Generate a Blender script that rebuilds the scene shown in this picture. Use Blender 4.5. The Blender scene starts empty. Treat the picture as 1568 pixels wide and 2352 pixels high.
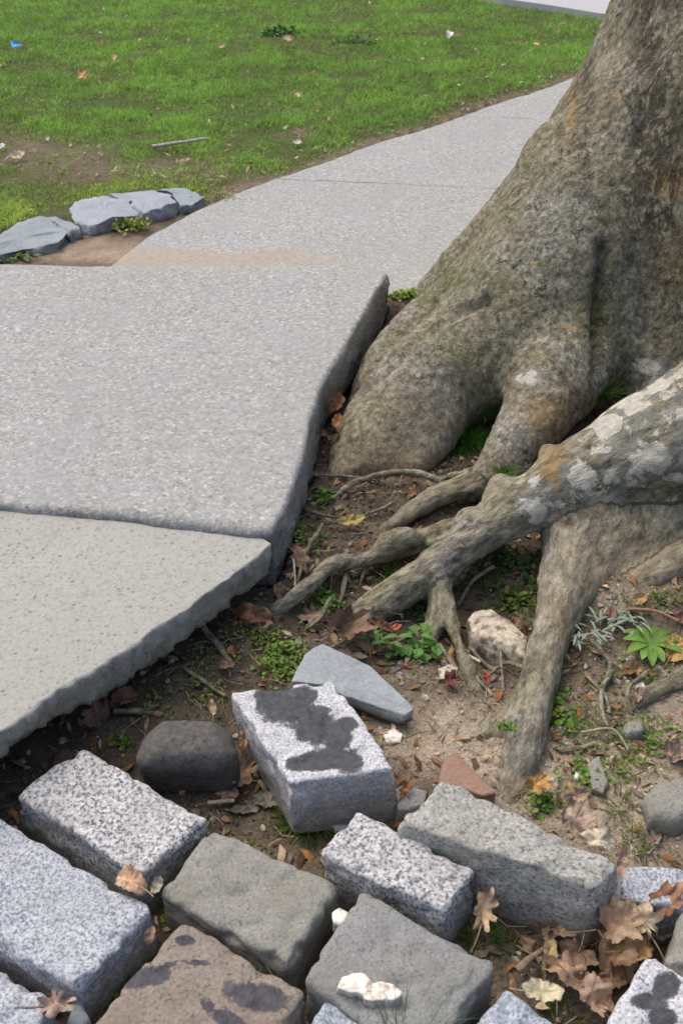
import bpy, math, random
import numpy as np
from mathutils import Vector
random.seed(7); RNG = np.random.default_rng(11)
SC = bpy.context.scene; COL = SC.collection

# ------------------------------------------------------------ camera, sky, sun, exposure
PITCH = math.radians(35.0); CAMZ = 1.5; FPX = 2388.0
cam = bpy.data.cameras.new('camera'); cam_o = bpy.data.objects.new('camera', cam); COL.objects.link(cam_o)
cam_o.location = (0, 0, CAMZ); cam_o.rotation_euler = (math.pi/2 - PITCH, 0, 0)
cam.sensor_fit = 'VERTICAL'; cam.sensor_height = 36; cam.lens = FPX/2352*36
cam.clip_start = .05; cam.clip_end = 2000
cam.dof.use_dof = True; cam.dof.focus_distance = 2.2; cam.dof.aperture_fstop = 9
SC.camera = cam_o
SUN_EL, SUN_AZ = math.radians(62), math.radians(-50)      # azimuth measured from +Y towards +X
w = bpy.data.worlds.new('World'); SC.world = w; w.use_nodes = True
wn = w.node_tree.nodes; bg = wn['Background']
sky = wn.new('ShaderNodeTexSky'); sky.sky_type = 'NISHITA'; sky.sun_disc = False
sky.sun_elevation = SUN_EL; sky.sun_rotation = SUN_AZ; sky.air_density = 1.0; sky.dust_density = 6.0; sky.ozone_density = 1.0
w.node_tree.links.new(sky.outputs[0], bg.inputs[0]); bg.inputs[1].default_value = .15
sun = bpy.data.lights.new('sun', 'SUN'); sun.energy = .65; sun.angle = math.radians(70); sun.color = (1, .985, .93)
sun_o = bpy.data.objects.new('sun', sun); COL.objects.link(sun_o)
sd = Vector((math.cos(SUN_EL)*math.sin(SUN_AZ), math.cos(SUN_EL)*math.cos(SUN_AZ), math.sin(SUN_EL)))
sun_o.rotation_euler = sd.to_track_quat('Z', 'Y').to_euler(); sun_o.location = sd*20
SC.view_settings.view_transform = 'Standard'; SC.view_settings.look = 'None'
SC.view_settings.exposure = .36; SC.view_settings.gamma = 1; SC.view_settings.use_curve_mapping = False

# ------------------------------------------------------------ survey: where a sight line meets a height or a distance
CT, ST = math.cos(PITCH), math.sin(PITCH)
def ray(dx, dy):
    a, b = dx - 784, -(dy - 1176)
    return np.array([a, FPX*CT + b*ST, -FPX*ST + b*CT])
def P(dx, dy, z=0.0):
    d = ray(dx, dy); t = (z - CAMZ)/d[2]; return np.array([d[0]*t, d[1]*t, z])
def PY(dx, dy, Y):
    d = ray(dx, dy); t = Y/d[1]; return np.array([d[0]*t, Y, CAMZ + d[2]*t])
def proj(p):
    p = np.asarray(p); x, y, z = p[..., 0], p[..., 1], p[..., 2]-CAMZ
    dep = np.maximum(y*CT - z*ST, 1e-3); up = y*ST + z*CT
    return 784 + FPX*x/dep, 1176 - FPX*up/dep

# ------------------------------------------------------------ noise
_perm = RNG.permutation(256); _perm = np.concatenate([_perm, _perm, _perm])
_g = RNG.normal(size=(256, 3)); _g /= np.linalg.norm(_g, axis=1)[:, None]
def pn(p, scale=1.0, seed=0.0):
    p = np.asarray(p, float)*scale + np.array([seed*17.3, seed*5.1, seed*9.7])
    i = np.floor(p).astype(int); f = p - i; i &= 255
    u = f*f*f*(f*(f*6 - 15) + 10); out = 0
    for a in (0, 1):
        wa = u[..., 0] if a else 1-u[..., 0]
        for b in (0, 1):
            wb = u[..., 1] if b else 1-u[..., 1]
            for c in (0, 1):
                wc = u[..., 2] if c else 1-u[..., 2]
                h = _perm[_perm[_perm[(i[..., 0]+a) & 255] + ((i[..., 1]+b) & 255)] + ((i[..., 2]+c) & 255)]
                g = _g[h]
                out = out + wa*wb*wc*(g[..., 0]*(f[..., 0]-a) + g[..., 1]*(f[..., 1]-b) + g[..., 2]*(f[..., 2]-c))
    return out*1.5
def fbm(p, scale, seed=0, octs=3):
    o = 0; a = 1
    for k in range(octs):
        o = o + a*pn(p, scale*2**k, seed+k*3.7); a *= .5
    return o
def sstep(a, b, x):
    t = np.clip((x-a)/(b-a), 0, 1); return t*t*(3-2*t)

# ------------------------------------------------------------ object helpers
GROUPS = {'paving block': 'granite paving blocks', 'leaf': 'fallen leaves', 'edging stone': 'edging stones by the lawn', 'grass tuft': 'grass tufts between roots and blocks', 'stick': 'sticks and twigs'}
def tag(o, label=None, cat=None, group=None, kind=None):
    group = group or GROUPS.get(cat)
    if label: o['label'] = label
    if cat: o['category'] = cat
    if group: o['group'] = group
    if kind: o['kind'] = kind
    return o
def mesh_np(name, v, faces, mat, parent=None, col=None, attrs=None, smooth=True, origin=None, normals=None):
    """one mesh object; v (N,3) world, faces = (M,k) int array or list of them"""
    v = np.asarray(v, float)
    if origin is None: origin = np.array([v[:, 0].mean(), v[:, 1].mean(), v[:, 2].min()])
    base = np.array(parent.location) if parent is not None else np.zeros(3)
    me = bpy.data.meshes.new(name)
    fl = faces if isinstance(faces, list) else [faces]
    fl = [np.asarray(f, np.int32) for f in fl if len(f)]
    me.vertices.add(len(v)); me.vertices.foreach_set('co', (v-origin).astype(np.float32).ravel())
    nl = sum(f.size for f in fl); nf = sum(len(f) for f in fl)
    me.loops.add(nl); me.polygons.add(nf)
    me.loops.foreach_set('vertex_index', np.concatenate([f.ravel() for f in fl]))
    tot = np.concatenate([np.full(len(f), f.shape[1], np.int32) for f in fl])
    st = np.concatenate([[0], np.cumsum(tot)[:-1]]).astype(np.int32)
    me.polygons.foreach_set('loop_start', st); me.polygons.foreach_set('loop_total', tot)
    me.update(calc_edges=True)
    me.polygons.foreach_set('use_smooth', np.full(nf, smooth, bool))
    if col is not None:
        c = np.ones((len(v), 4), np.float32); c[:, :3] = col
        a = me.color_attributes.new('Col', 'FLOAT_COLOR', 'POINT'); a.data.foreach_set('color', c.ravel())
    for k, val in (attrs or {}).items():
        if np.ndim(val) == 2:
            a = me.attributes.new(k, 'FLOAT_VECTOR', 'POINT'); a.data.foreach_set('vector', np.asarray(val, np.float32).ravel()); continue
        a = me.attributes.new(k, 'FLOAT', 'POINT'); a.data.foreach_set('value', np.asarray(val, np.float32))
    me.materials.append(mat)
    if normals is not None: me.normals_split_custom_set_from_vertices(normals.tolist())
    o = bpy.data.objects.new(name, me); COL.objects.link(o)
    if parent is not None: o.parent = parent
    o.location = origin - base
    return o
def empty(name, loc):
    o = bpy.data.objects.new(name, None); COL.objects.link(o); o.location = loc; o.empty_display_size = .05; return o
def inpoly(x, y, poly):
    r = np.zeros(np.shape(x), bool); n = len(poly)
    for i in range(n):
        x1, y1 = poly[i][:2]; x2, y2 = poly[(i+1) % n][:2]
        if y1 == y2: continue
        c = ((y1 > y) != (y2 > y)) & (x < (x2-x1)*(y-y1)/(y2-y1)+x1); r ^= c
    return r
def segdist(x, y, poly, closed=True):
    d = np.full(np.shape(x), 1e6); n = len(poly)
    for i in range(n if closed else n-1):
        ax, ay = poly[i][:2]; bx, by = poly[(i+1) % n][:2]
        ex, ey = bx-ax, by-ay; t = np.clip(((x-ax)*ex+(y-ay)*ey)/(ex*ex+ey*ey+1e-12), 0, 1)
        d = np.minimum(d, np.hypot(x-ax-t*ex, y-ay-t*ey))
    return d

# ------------------------------------------------------------ materials
class M:
    def __init__(s, name, rough=.85, spec=.3):
        s.m = bpy.data.materials.new(name); s.m.use_nodes = True; s.t = s.m.node_tree; s.n = s.t.nodes
        s.b = s.n['Principled BSDF']; s.b.inputs['Roughness'].default_value = rough
        s.b.inputs['Specular IOR Level'].default_value = spec
        s.tc = s.n.new('ShaderNodeTexCoord').outputs['Object']; s.bump_in = None
    def L(s, a, b): s.t.links.new(a, b)
    def val(s, inp, x):
        if hasattr(x, 'links'): s.L(x, inp)
        elif isinstance(x, (tuple, list)): inp.default_value = (*x, 1) if len(x) == 3 and len(inp.default_value) == 4 else x
        else: inp.default_value = x
    def map(s, scale=(1, 1, 1), off=(0, 0, 0)):
        n = s.n.new('ShaderNodeMapping'); s.L(s.tc, n.inputs[0]); n.inputs['Scale'].default_value = scale; n.inputs['Location'].default_value = off; return n.outputs[0]
    def noise(s, scale, det=3, rough=.55, vec=None, dist=0):
        n = s.n.new('ShaderNodeTexNoise'); s.L(vec or s.tc, n.inputs['Vector'])
        n.inputs['Scale'].default_value = scale; n.inputs['Detail'].default_value = det; n.inputs['Roughness'].default_value = rough
        n.inputs['Distortion'].default_value = dist; return n.outputs['Fac']
    def vor(s, scale, feat='F1', out='Distance', vec=None, rand=1):
        n = s.n.new('ShaderNodeTexVoronoi'); n.feature = feat; s.L(vec or s.tc, n.inputs['Vector']); n.inputs['Scale'].default_value = scale
        n.inputs['Randomness'].default_value = rand; return n.outputs[out]
    def ramp(s, fac, stops, interp='LINEAR'):
        n = s.n.new('ShaderNodeValToRGB'); s.L(fac, n.inputs[0]); r = n.color_ramp; r.interpolation = interp
        while len(r.elements) < len(stops): r.elements.new(.5)
        for e, (p, c) in zip(r.elements, stops):
            e.position = p; e.color = (*c, 1) if isinstance(c, (tuple, list)) else (c, c, c, 1)
        return n.outputs[0]
    def mix(s, fac, a, b, mode='MIX'):
        n = s.n.new('ShaderNodeMix'); n.data_type = 'RGBA'; n.blend_type = mode
        s.val(n.inputs[0], fac); s.val(n.inputs[6], a); s.val(n.inputs[7], b); return n.outputs[2]
    def math(s, op, a, b=0.0):
        n = s.n.new('ShaderNodeMath'); n.operation = op; s.val(n.inputs[0], a); s.val(n.inputs[1], b); return n.outputs[0]
    def attr(s, name, out='Fac'):
        n = s.n.new('ShaderNodeAttribute'); n.attribute_name = name; return n.outputs[out]
    def sep(s, v):
        n = s.n.new('ShaderNodeSeparateColor'); s.L(v, n.inputs[0]); return n.outputs[0]
    def bump(s, h, dist, strength=1.0):
        n = s.n.new('ShaderNodeBump'); s.L(h, n.inputs['Height']); n.inputs['Distance'].default_value = dist; n.inputs['Strength'].default_value = strength
        if s.bump_in: s.L(s.bump_in, n.inputs['Normal'])
        s.bump_in = n.outputs[0]
    def done(s, col):
        s.val(s.b.inputs['Base Color'], col)
        if s.bump_in: s.L(s.bump_in, s.b.inputs['Normal'])
        return s.m

def granite(name, light, mid, dark, sp=150, cont=1.0, tint=None, stain=None, top_tint=None, lo=.40, hi=.60):
    m = M(name, .8, .25)
    n1 = m.noise(sp, 2, .6); n2 = m.noise(sp*2.3, 2, .6, vec=m.map(off=(3, 1, 2)))
    c = m.ramp(n1, [(lo-.06, dark), (lo+.03, mid), (hi-.04, light), (hi+.08, tuple(min(1, q*1.25) for q in light))])
    v = m.sep(m.vor(sp*1.5, out='Color'))
    sp2 = m.ramp(v, [(.0, 1), (.10, 1), (.16, 0), (1, 0)])
    c = m.mix(m.math('MULTIPLY', sp2, .75*cont), c, dark)
    big = m.noise(9, 3, .6)
    c = m.mix(m.ramp(big, [(.35, 0), (.7, .55)]), c, tint or mid)
    c = m.mix(.16, c, m.ramp(n2, [(.3, .2), (.7, .85)]), 'OVERLAY')
    # grimy undersides: dirt follows the attribute set on the lower flanks
    dn = m.noise(22, 4, .6)
    g = m.ramp(m.math('ADD', m.attr('dirt'), m.math('MULTIPLY', m.math('SUBTRACT', dn, .5), .8)), [(.15, 0), (.45, .38), (.9, .8)])
    c = m.mix(g, c, m.ramp(m.noise(60, 4, .7), [(.3, (.075, .065, .045)), (.7, (.22, .20, .15))]))
    if stain:
        f = m.math('ADD', m.attr('stain'), m.math('MULTIPLY', m.math('SUBTRACT', m.noise(34, 7, .75, dist=.3), .5), .8))
        k = m.ramp(f, [(.43, 0), (.49, .75), (.56, .95)])
        c = m.mix(k, c, m.ramp(m.noise(70, 4, .7), [(.3, tuple(q*.55 for q in stain)), (.7, tuple(q*1.7 for q in stain))]))
    m.bump(m.noise(sp*.8, 3, .7), .004, .55); m.bump(m.noise(40, 4, .6), .006, .5)
    return m.done(c)
MAT = {}
MAT['granite_light'] = granite('pale blue granite', (.48, .505, .54), (.34, .36, .39), (.14, .155, .175), 185, .9)
MAT['granite_coarse'] = granite('coarse white granite', (.54, .54, .535), (.35, .35, .35), (.10, .10, .105), 150, 1)
MAT['granite_blue'] = granite('blue grey granite', (.43, .475, .53), (.31, .345, .39), (.12, .14, .165), 190, .8)
MAT['olive_stone'] = granite('olive grey stone', (.30, .295, .26), (.25, .245, .217), (.15, .15, .13), 190, .15, (.19, .18, .135), lo=.38, hi=.66)
MAT['grey_stone'] = granite('mid grey stone', (.285, .29, .28), (.24, .243, .232), (.14, .145, .145), 190, .12, (.165, .16, .135), lo=.38, hi=.66)
MAT['brown_stone'] = granite('brown stone', (.30, .255, .21), (.24, .203, .168), (.13, .11, .095), 170, .15, (.18, .14, .105), stain=(.060, .057, .068), lo=.38, hi=.66)
MAT['tan_granite'] = granite('weathered tan granite', (.42, .415, .38), (.34, .335, .305), (.14, .135, .12), 160, .45, (.25, .24, .205))
MAT['blotched_granite'] = granite('white granite with dark blotch', (.60, .605, .62), (.48, .485, .50), (.22, .22, .235), 210, .7, stain=(.046, .048, .054))
MAT['basalt'] = granite('dark basalt', (.125, .12, .112), (.085, .08, .075), (.05, .048, .045), 90, .1, (.105, .095, .08), lo=.36, hi=.68)
def slate(name, a, b, veg=None):
    m = M(name, .65, .35); c = m.mix(m.ramp(m.noise(9, 4, .6, vec=m.map((1, 1, 3))), [(.3, 0), (.7, 1)]), a, b)
    c = m.mix(.25, c, m.ramp(m.noise(160, 2, .6), [(.3, .2), (.7, .8)]), 'OVERLAY')
    dn = m.noise(25, 4, .6); g = m.ramp(m.math('ADD', m.attr('dirt'), m.math('MULTIPLY', m.math('SUBTRACT', dn, .5), .8)), [(.45, 0), (.8, .8)])
    c = m.mix(g, c, (.075, .065, .05))
    m.bump(m.noise(14, 6, .6, vec=m.map((1, 1.3, 4)), dist=.6), .012, .55); return m.done(c)
MAT['slate'] = slate('blue slate', (.25, .285, .30), (.37, .40, .41))
MAT['kerb_slate'] = slate('kerb bluestone', (.25, .28, .32), (.38, .405, .44))
MAT['kerb_dark'] = slate('darker bluestone', (.19, .22, .23), (.32, .36, .38))
MAT['red_stone'] = slate('red sandstone', (.24, .14, .10), (.34, .215, .155))
MAT['pale_rock'] = granite('cream mottled rock', (.52, .46, .36), (.36, .31, .24), (.10, .08, .05), 60, 1, (.42, .36, .26))
MAT['white_chip'] = granite('white stone', (.85, .83, .76), (.72, .68, .58), (.40, .33, .25), 60, .4)
def aggregate(name, base, kind=0):
    m = M(name, .9, .2)
    v = m.vor(125, out='Color'); d = m.vor(125)
    if kind == 0:
        c = m.ramp(m.sep(v), [(0, (.13, .135, .13)), (.10, (.24, .245, .24)), (.26, (.325, .33, .315)), (.6, (.375, .38, .385)), (.85, (.45, .455, .46)), (.95, (.68, .69, .69))])
        c = m.mix(m.ramp(d, [(.3, 0), (.65, .5)]), c, (.335, .335, .32))
        c = m.mix(.38, c, m.ramp(m.noise(75, 3, .75), [(.32, (.17, .172, .17)), (.48, (.355, .357, .35)), (.66, (.52, .525, .53))]))
        c = m.mix(m.ramp(m.noise(6, 5, .7), [(.48, 0), (.62, .38)]), c, m.ramp(m.noise(110, 3, .7), [(.3, (.25, .25, .30)), (.7, (.45, .455, .52))]))
        m.bump(m.noise(110, 3, .7), .006, .55); m.bump(m.math('MULTIPLY', m.noise(55, 5, .75), m.attr('dirt')), .03, .9)
    else:
        c = m.ramp(m.noise(120, 3, .6), [(.3, (.34, .338, .318)), (.7, (.432, .43, .41))])
        vm = m.map((1, 1.0, 1)); dd = m.vor(52, vec=vm); cc = m.sep(m.vor(52, out='Color', vec=vm))
        pit = m.math('MULTIPLY', m.ramp(dd, [(.13, 1), (.22, 0)]), m.ramp(cc, [(.5, 0), (.56, 1)]))
        c = m.mix(m.math('MULTIPLY', pit, .6), c, (.15, .14, .12))
        c = m.mix(m.ramp(m.sep(m.vor(190, out='Color')), [(.84, 0), (.93, .5)]), c, (.22, .21, .19))
        m.bump(m.ramp(dd, [(.1, 0), (.25, 1)]), .003, .5); m.bump(m.noise(150, 3, .6), .002, .5); m.bump(m.math('MULTIPLY', m.noise(50, 5, .75), m.attr('dirt')), .03, .9)
    c = m.mix(m.ramp(m.noise(2.3, 4, .6), [(.35, 0), (.7, .30)]), c, (.31, .30, .265))
    c = m.mix(m.ramp(m.noise(13, 5, .7, dist=.6), [(.60, 0), (.72, .28)]), c, (.24, .235, .21))
    c = m.mix(m.ramp(m.sep(m.vor(16, out='Color')), [(.90, 0), (.91, .35)]), c, m.mix(m.ramp(m.vor(16), [(.10, 1), (.16, 0)]), c, (.12, .12, .12)))
    c = m.mix(1.0, c, (1.01, 1.01, .975), 'MULTIPLY')
    # weathered rim and mossy, soil stained flanks, both set as attributes on the slab itself
    f = m.math('ADD', m.attr('dirt'), m.math('MULTIPLY', m.math('SUBTRACT', m.noise(16, 4, .65), .5), .7))
    c = m.mix(m.ramp(f, [(.35, 0), (.75, .85)]), c, m.mix(m.ramp(m.noise(13, 5, .7), [(.35, 0), (.65, .7)]), m.ramp(m.noise(70, 4, .75), [(.32, (.25, .245, .19)), (.5, (.43, .42, .35)), (.68, (.60, .59, .52))]), m.ramp(m.noise(45, 4, .7), [(.3, (.15, .12, .08)), (.7, (.33, .28, .21))])))
    s_ = m.math('ADD', m.attr('sand'), m.math('MULTIPLY', m.math('SUBTRACT', m.noise(7, 5, .7), .5), 1.1))
    c = m.mix(m.ramp(s_, [(.35, 0), (.75, .85)]), c, m.ramp(m.noise(90, 3), [(.3, (.34, .28, .21)), (.7, (.44, .385, .31))]))
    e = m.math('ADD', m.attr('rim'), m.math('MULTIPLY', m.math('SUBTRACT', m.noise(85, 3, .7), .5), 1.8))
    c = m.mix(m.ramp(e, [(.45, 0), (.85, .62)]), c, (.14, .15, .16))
    return m.done(c)
MAT['slab_agg'] = aggregate('exposed aggregate concrete', None, 0)
MAT['slab_smooth'] = aggregate('pitted pale concrete', None, 1)
m = M('far pavement concrete', .9, .2)
MAT['far_road'] = m.done(m.mix(m.noise(30, 4, .6), (.40, .40, .41), (.50, .50, .51)))
# ground: colour per soil zone lives on the vertices, grain and crumbs in the shader
m = M('soil', .95, .12)
c = m.attr('Col', 'Color')
c = m.mix(m.ramp(m.noise(55, 5, .7), [(.3, 0), (.72, .62)]), c, m.mix(.5, c, (.30, .25, .19)), 'MIX')
c = m.mix(.6, c, m.ramp(m.noise(150, 4, .7), [(.25, .08), (.5, .5), (.78, .95)]), 'OVERLAY')
c = m.mix(.5, c, m.ramp(m.noise(17, 5, .65), [(.25, .2), (.75, .8)]), 'OVERLAY')
m.bump(m.noise(90, 5, .75), .012, .9); m.bump(m.noise(28, 5, .65), .02, .6)
MAT['soil'] = m.done(c)
def vcol(name, rough=.7, spec=.25, var=.35, trans=0.0, sc=120):
    m = M(name, rough, spec); c = m.attr('Col', 'Color')
    c = m.mix(var, c, m.ramp(m.noise(sc, 3, .6), [(.3, .15), (.7, .85)]), 'OVERLAY')
    if sc < 100: m.bump(m.noise(sc*2, 3, .6), .003, .6)
    if trans:
        m.done(c); t = m.n.new('ShaderNodeBsdfTranslucent'); x = m.n.new('ShaderNodeMixShader'); x.inputs[0].default_value = trans
        m.L(c, t.inputs[0]); m.L(m.b.outputs[0], x.inputs[1]); m.L(t.outputs[0], x.inputs[2]); m.L(x.outputs[0], m.n['Material Output'].inputs[0]); return m.m
    return m.done(c)
MAT['blade'] = vcol('grass blades', .55, .25, .1, .45)
MAT['weed'] = vcol('weed leaves', .5, .3, .25, .25, sc=150)
MAT['leaf'] = vcol('dry leaf', .75, .2, .45, sc=90)
MAT['crumb'] = vcol('soil crumbs', .95, .1, .5, sc=150)
MAT['wood'] = vcol('dead twig', .85, .15, .5, sc=80)
# bark
m = M('plane tree bark', .88, .2)
st = m.attr('grain', 'Vector')
n1 = m.noise(9, 6, .7, vec=st, dist=.3); n2 = m.noise(64, 6, .75, vec=st, dist=.15); n3 = m.noise(21, 5, .7, vec=st)
wq = m.n.new('ShaderNodeMix'); wq.data_type = 'RGBA'; wq.inputs[0].default_value = .06
m.L(st, wq.inputs[6]); nz = m.n.new('ShaderNodeTexNoise'); m.L(st, nz.inputs['Vector']); nz.inputs['Scale'].default_value = 22; nz.inputs['Detail'].default_value = 4; m.L(nz.outputs['Color'], wq.inputs[7])
fl = m.vor(44, out='Color', vec=wq.outputs[2]); fd = m.vor(44, vec=wq.outputs[2])
c = m.ramp(m.sep(fl), [(.0, (.120, .110, .090)), (.25, (.185, .168, .135)), (.5, (.225, .205, .165)), (.75, (.185, .180, .125)), (.95, (.33, .30, .25))])
c = m.mix(.6, c, m.ramp(n1, [(.30, (.115, .102, .078)), (.45, (.195, .172, .132)), (.56, (.240, .218, .170)), (.70, (.33, .305, .25))]))
c = m.mix(m.ramp(m.noise(3.2, 4, .6, vec=m.map(off=(5, 2, 1))), [(.42, 0), (.62, .55)]), c, m.ramp(n2, [(.3, (.120, .112, .062)), (.7, (.25, .222, .135))]))
c = m.mix(m.ramp(m.noise(4.6, 5, .6, vec=m.map(off=(1, 7, 4))), [(.48, 0), (.64, .6)]), c, m.ramp(n2, [(.3, (.175, .170, .165)), (.7, (.35, .335, .315))]))
c = m.mix(.85, c, m.ramp(n2, [(.32, .08), (.5, .5), (.66, .90)]), 'OVERLAY')
c = m.mix(.35, c, m.ramp(n3, [(.34, .25), (.64, .75)]), 'OVERLAY')
c = m.mix(m.math('MULTIPLY', m.attr('earth'), m.ramp(n3, [(.35, .35), (.6, .95)])), c, m.ramp(n2, [(.3, (.24, .185, .125)), (.7, (.42, .345, .25))]))
c = m.mix(m.ramp(m.noise(13, 4, .6, vec=m.map(off=(2, 2, 8))), [(.66, 0), (.71, .8)]), c, (.42, .30, .19))
c = m.mix(m.math('MULTIPLY', m.attr('ochre'), m.ramp(n2, [(.3, .2), (.6, 1)])), c, (.34, .22, .10))
# cracks between plates on the trunk, where 'plate' says the bark is old
cr = m.vor(17, 'DISTANCE_TO_EDGE', vec=m.map((1.5, 1.5, .55)));
wv = m.n.new('ShaderNodeMix'); wv.data_type = 'RGBA'; wv.inputs[0].default_value = .10
m.L(m.map((1.4, 1.4, .6)), wv.inputs[6])
nn = m.n.new('ShaderNodeTexNoise'); m.L(m.tc, nn.inputs['Vector']); nn.inputs['Scale'].default_value = 11; nn.inputs['Detail'].default_value = 5
m.L(nn.outputs['Color'], wv.inputs[7]); cr = m.vor(11, 'DISTANCE_TO_EDGE', vec=wv.outputs[2])
crack = m.math('MULTIPLY', m.ramp(cr, [(.0, 1), (.03, 0)]), m.math('MULTIPLY', m.attr('plate'), m.ramp(m.noise(9, 5, .8), [(.54, 0), (.64, 1)])))
c = m.mix(m.math('MULTIPLY', crack, .7), c, (.035, .031, .025))
c = m.mix(m.ramp(m.noise(30, 5, .75, vec=m.map((1, 1, .5), (3, 9, 2)), dist=.4), [(.58, 0), (.68, .75)]), c, (.075, .068, .055))
dk = m.math('MULTIPLY', m.attr('fissure'), m.ramp(m.noise(34, 5, .75, vec=m.map((1, 1, .35), (6, 1, 2)), dist=.5), [(.46, 0), (.56, 1)]))
c = m.mix(m.math('MULTIPLY', dk, .65), c, (.045, .040, .034))
c = m.mix(1.0, c, (1.17, 1.18, 1.11), 'MULTIPLY')
c = m.mix(m.math('MULTIPLY', m.attr('moss'), m.ramp(m.noise(24, 4, .7), [(.40, 0), (.62, .9)])), c, (.095, .115, .03))
f = m.math('ADD', m.attr('pale'), m.math('MULTIPLY', m.math('SUBTRACT', m.noise(19, 5, .66, dist=.5), .5), 2.0))
pc = m.ramp(m.noise(60, 3), [(.3, (.50, .475, .38)), (.7, (.70, .67, .58))])
c = m.mix(m.ramp(f, [(.54, 0), (.57, .95)]), c, pc)
f2 = m.math('ADD', m.attr('pale'), m.math('MULTIPLY', m.math('SUBTRACT', m.noise(12, 4, .62, vec=m.map(off=(4, 4, 4))), .5), 1.6))
c = m.mix(m.math('MULTIPLY', m.ramp(f2, [(.42, 0), (.47, .7)]), m.ramp(f, [(.55, 1), (.63, 0)])), c, m.ramp(n2, [(.3, (.17, .175, .15)), (.7, (.33, .33, .29))]))
m.bump(n3, .016, .8); m.bump(n2, .010, .9); m.bump(m.ramp(fd, [(.1, 1), (.6, 0)]), .004, .5); m.bump(m.noise(130, 3, .7), .0025, .6)
m.bump(m.math('SUBTRACT', 1.0, crack), .012, .9); m.bump(m.math('SUBTRACT', 1.0, dk), .012, .9)
m.bump(m.ramp(f, [(.58, 1), (.64, 0)]), .003, .6)
MAT['bark'] = m.done(c)

# ------------------------------------------------------------ shapes
def dirt_of(v, ztop, depth, pw=1.0):
    return np.clip((ztop - v[:, 2])/max(depth, 1e-3), 0, 1)**pw
_cube = {}
def cube_grid(n):
    if n in _cube: return _cube[n]
    t = np.linspace(0, 1, n+1); t = .5 - .5*np.cos(np.pi*(t*.86+.07)); t = (t-t[0])/(t[-1]-t[0])
    pts = []; quads = []; k = 0
    U, V = np.meshgrid(t, t, indexing='ij'); o = np.ones_like(U); z = np.zeros_like(U)
    idx = np.arange((n+1)**2).reshape(n+1, n+1)
    q = np.stack([idx[:-1, :-1], idx[1:, :-1], idx[1:, 1:], idx[:-1, 1:]], -1).reshape(-1, 4)
    for f, (A, B, Cc, flip) in enumerate([(U, V, o, 0), (U, V, z, 1), (U, o, V, 1), (U, z, V, 0), (o, U, V, 0), (z, U, V, 1)]):
        pts.append(np.stack([A, B, Cc], -1).reshape(-1, 3)); quads.append((q[:, ::-1] if flip else q) + k); k += (n+1)**2
    pts = np.concatenate(pts); quads = np.concatenate(quads)
    key = np.round(pts*1e5).astype(np.int64); _, first, inv = np.unique(key, axis=0, return_index=True, return_inverse=True)
    _cube[n] = (pts[first], inv.ravel()[quads]); return _cube[n]
def block(name, mat, top, thick, r=.014, n=34, amp=.006, seed=0, spread=.0, dirt0=.35, stain=None, lean=(0, 0), fine=.0016, chip=.014):
    """top: four world points round the top face (far-left, far-right, near-right, near-left)"""
    p, q = cube_grid(n); T = [np.array(a, float) for a in top]
    A = (np.linalg.norm(T[1]-T[0])+np.linalg.norm(T[2]-T[3]))/2; B = (np.linalg.norm(T[3]-T[0])+np.linalg.norm(T[2]-T[1]))/2
    dims = np.array([A, B, thick]); X = (p-.5)*dims
    inner = np.clip(X, -(dims/2-r), dims/2-r); d = X-inner; L = np.linalg.norm(d, axis=1, keepdims=True)
    X = inner + np.where(L > 1e-9, d/np.maximum(L, 1e-9)*r, d); s = X/dims + .5
    u, v, wz = s[:, :1], s[:, 1:2], s[:, 2:]
    k = 1 + spread*(1-wz); u2 = (u-.5)*k+.5; v2 = (v-.5)*k+.5
    pos = (1-u2)*(1-v2)*T[0] + u2*(1-v2)*T[1] + u2*v2*T[2] + (1-u2)*v2*T[3]
    nrm = np.cross(T[1]-T[0], T[3]-T[0]); nrm /= np.linalg.norm(nrm)
    if nrm[2] < 0: nrm = -nrm
    nrm = nrm + np.array([lean[0], lean[1], 0])
    pos = pos - nrm*(1-wz)*thick
    q0 = pos.copy()
    for c in range(3):
        pos[:, c] += amp*(1.0 if c < 2 else .7)*pn(q0, 9, seed+c*2.3) + amp*.55*pn(q0, 28, seed+c*4.1+1) + fine*pn(q0, 75, seed+c*1.7+3)
    zt = max(t[2] for t in top)
    # chipped arrises: knock bites out of the upper rim
    rimw = sstep(.0, 1.0, L[:, 0]/r)*sstep(.45, .8, wz[:, 0]) if chip else 0
    if chip:
        bite = np.clip(pn(q0, 34, seed+21)+.05, 0, 1)*chip*rimw; cen = pos.mean(0)
        dirc = cen-pos; dirc /= np.linalg.norm(dirc, axis=1)[:, None]; pos = pos + dirc*bite[:, None]
    dirt = np.clip((1-wz[:, 0])*.75 + (dirt0-.35), 0, 1)
    at = {'dirt': dirt, 'stain': np.zeros(len(pos))}
    if stain is not None:
        dx, dy = proj(pos); up = sstep(.55, .8, wz[:, 0]); f = np.zeros(len(pos))
        for (cx, cy, sx, sy, a) in stain:
            f = np.maximum(f, 1.0-.5*np.sqrt((((dx-cx)*math.cos(a)+(dy-cy)*math.sin(a))/sx)**2 + ((-(dx-cx)*math.sin(a)+(dy-cy)*math.cos(a))/sy)**2))
        at['stain'] = np.clip(f, 0, 1)*up
    # orientation: quads were written for a right-handed (u,v,w); flip when the top runs clockwise
    if np.dot(np.cross(T[1]-T[0], T[3]-T[0]), nrm) < 0: q = q[:, ::-1]
    return mesh_np(name, pos, q, mat, attrs=at)
def resample(pts, n):
    pts = np.array(pts, float); c = np.vstack([pts, pts[:1]]); s = np.concatenate([[0], np.cumsum(np.linalg.norm(np.diff(c, axis=0), axis=1))])
    t = np.linspace(0, s[-1], n, endpoint=False); return np.stack([np.interp(t, s, c[:, k]) for k in range(3)], -1)
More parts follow.
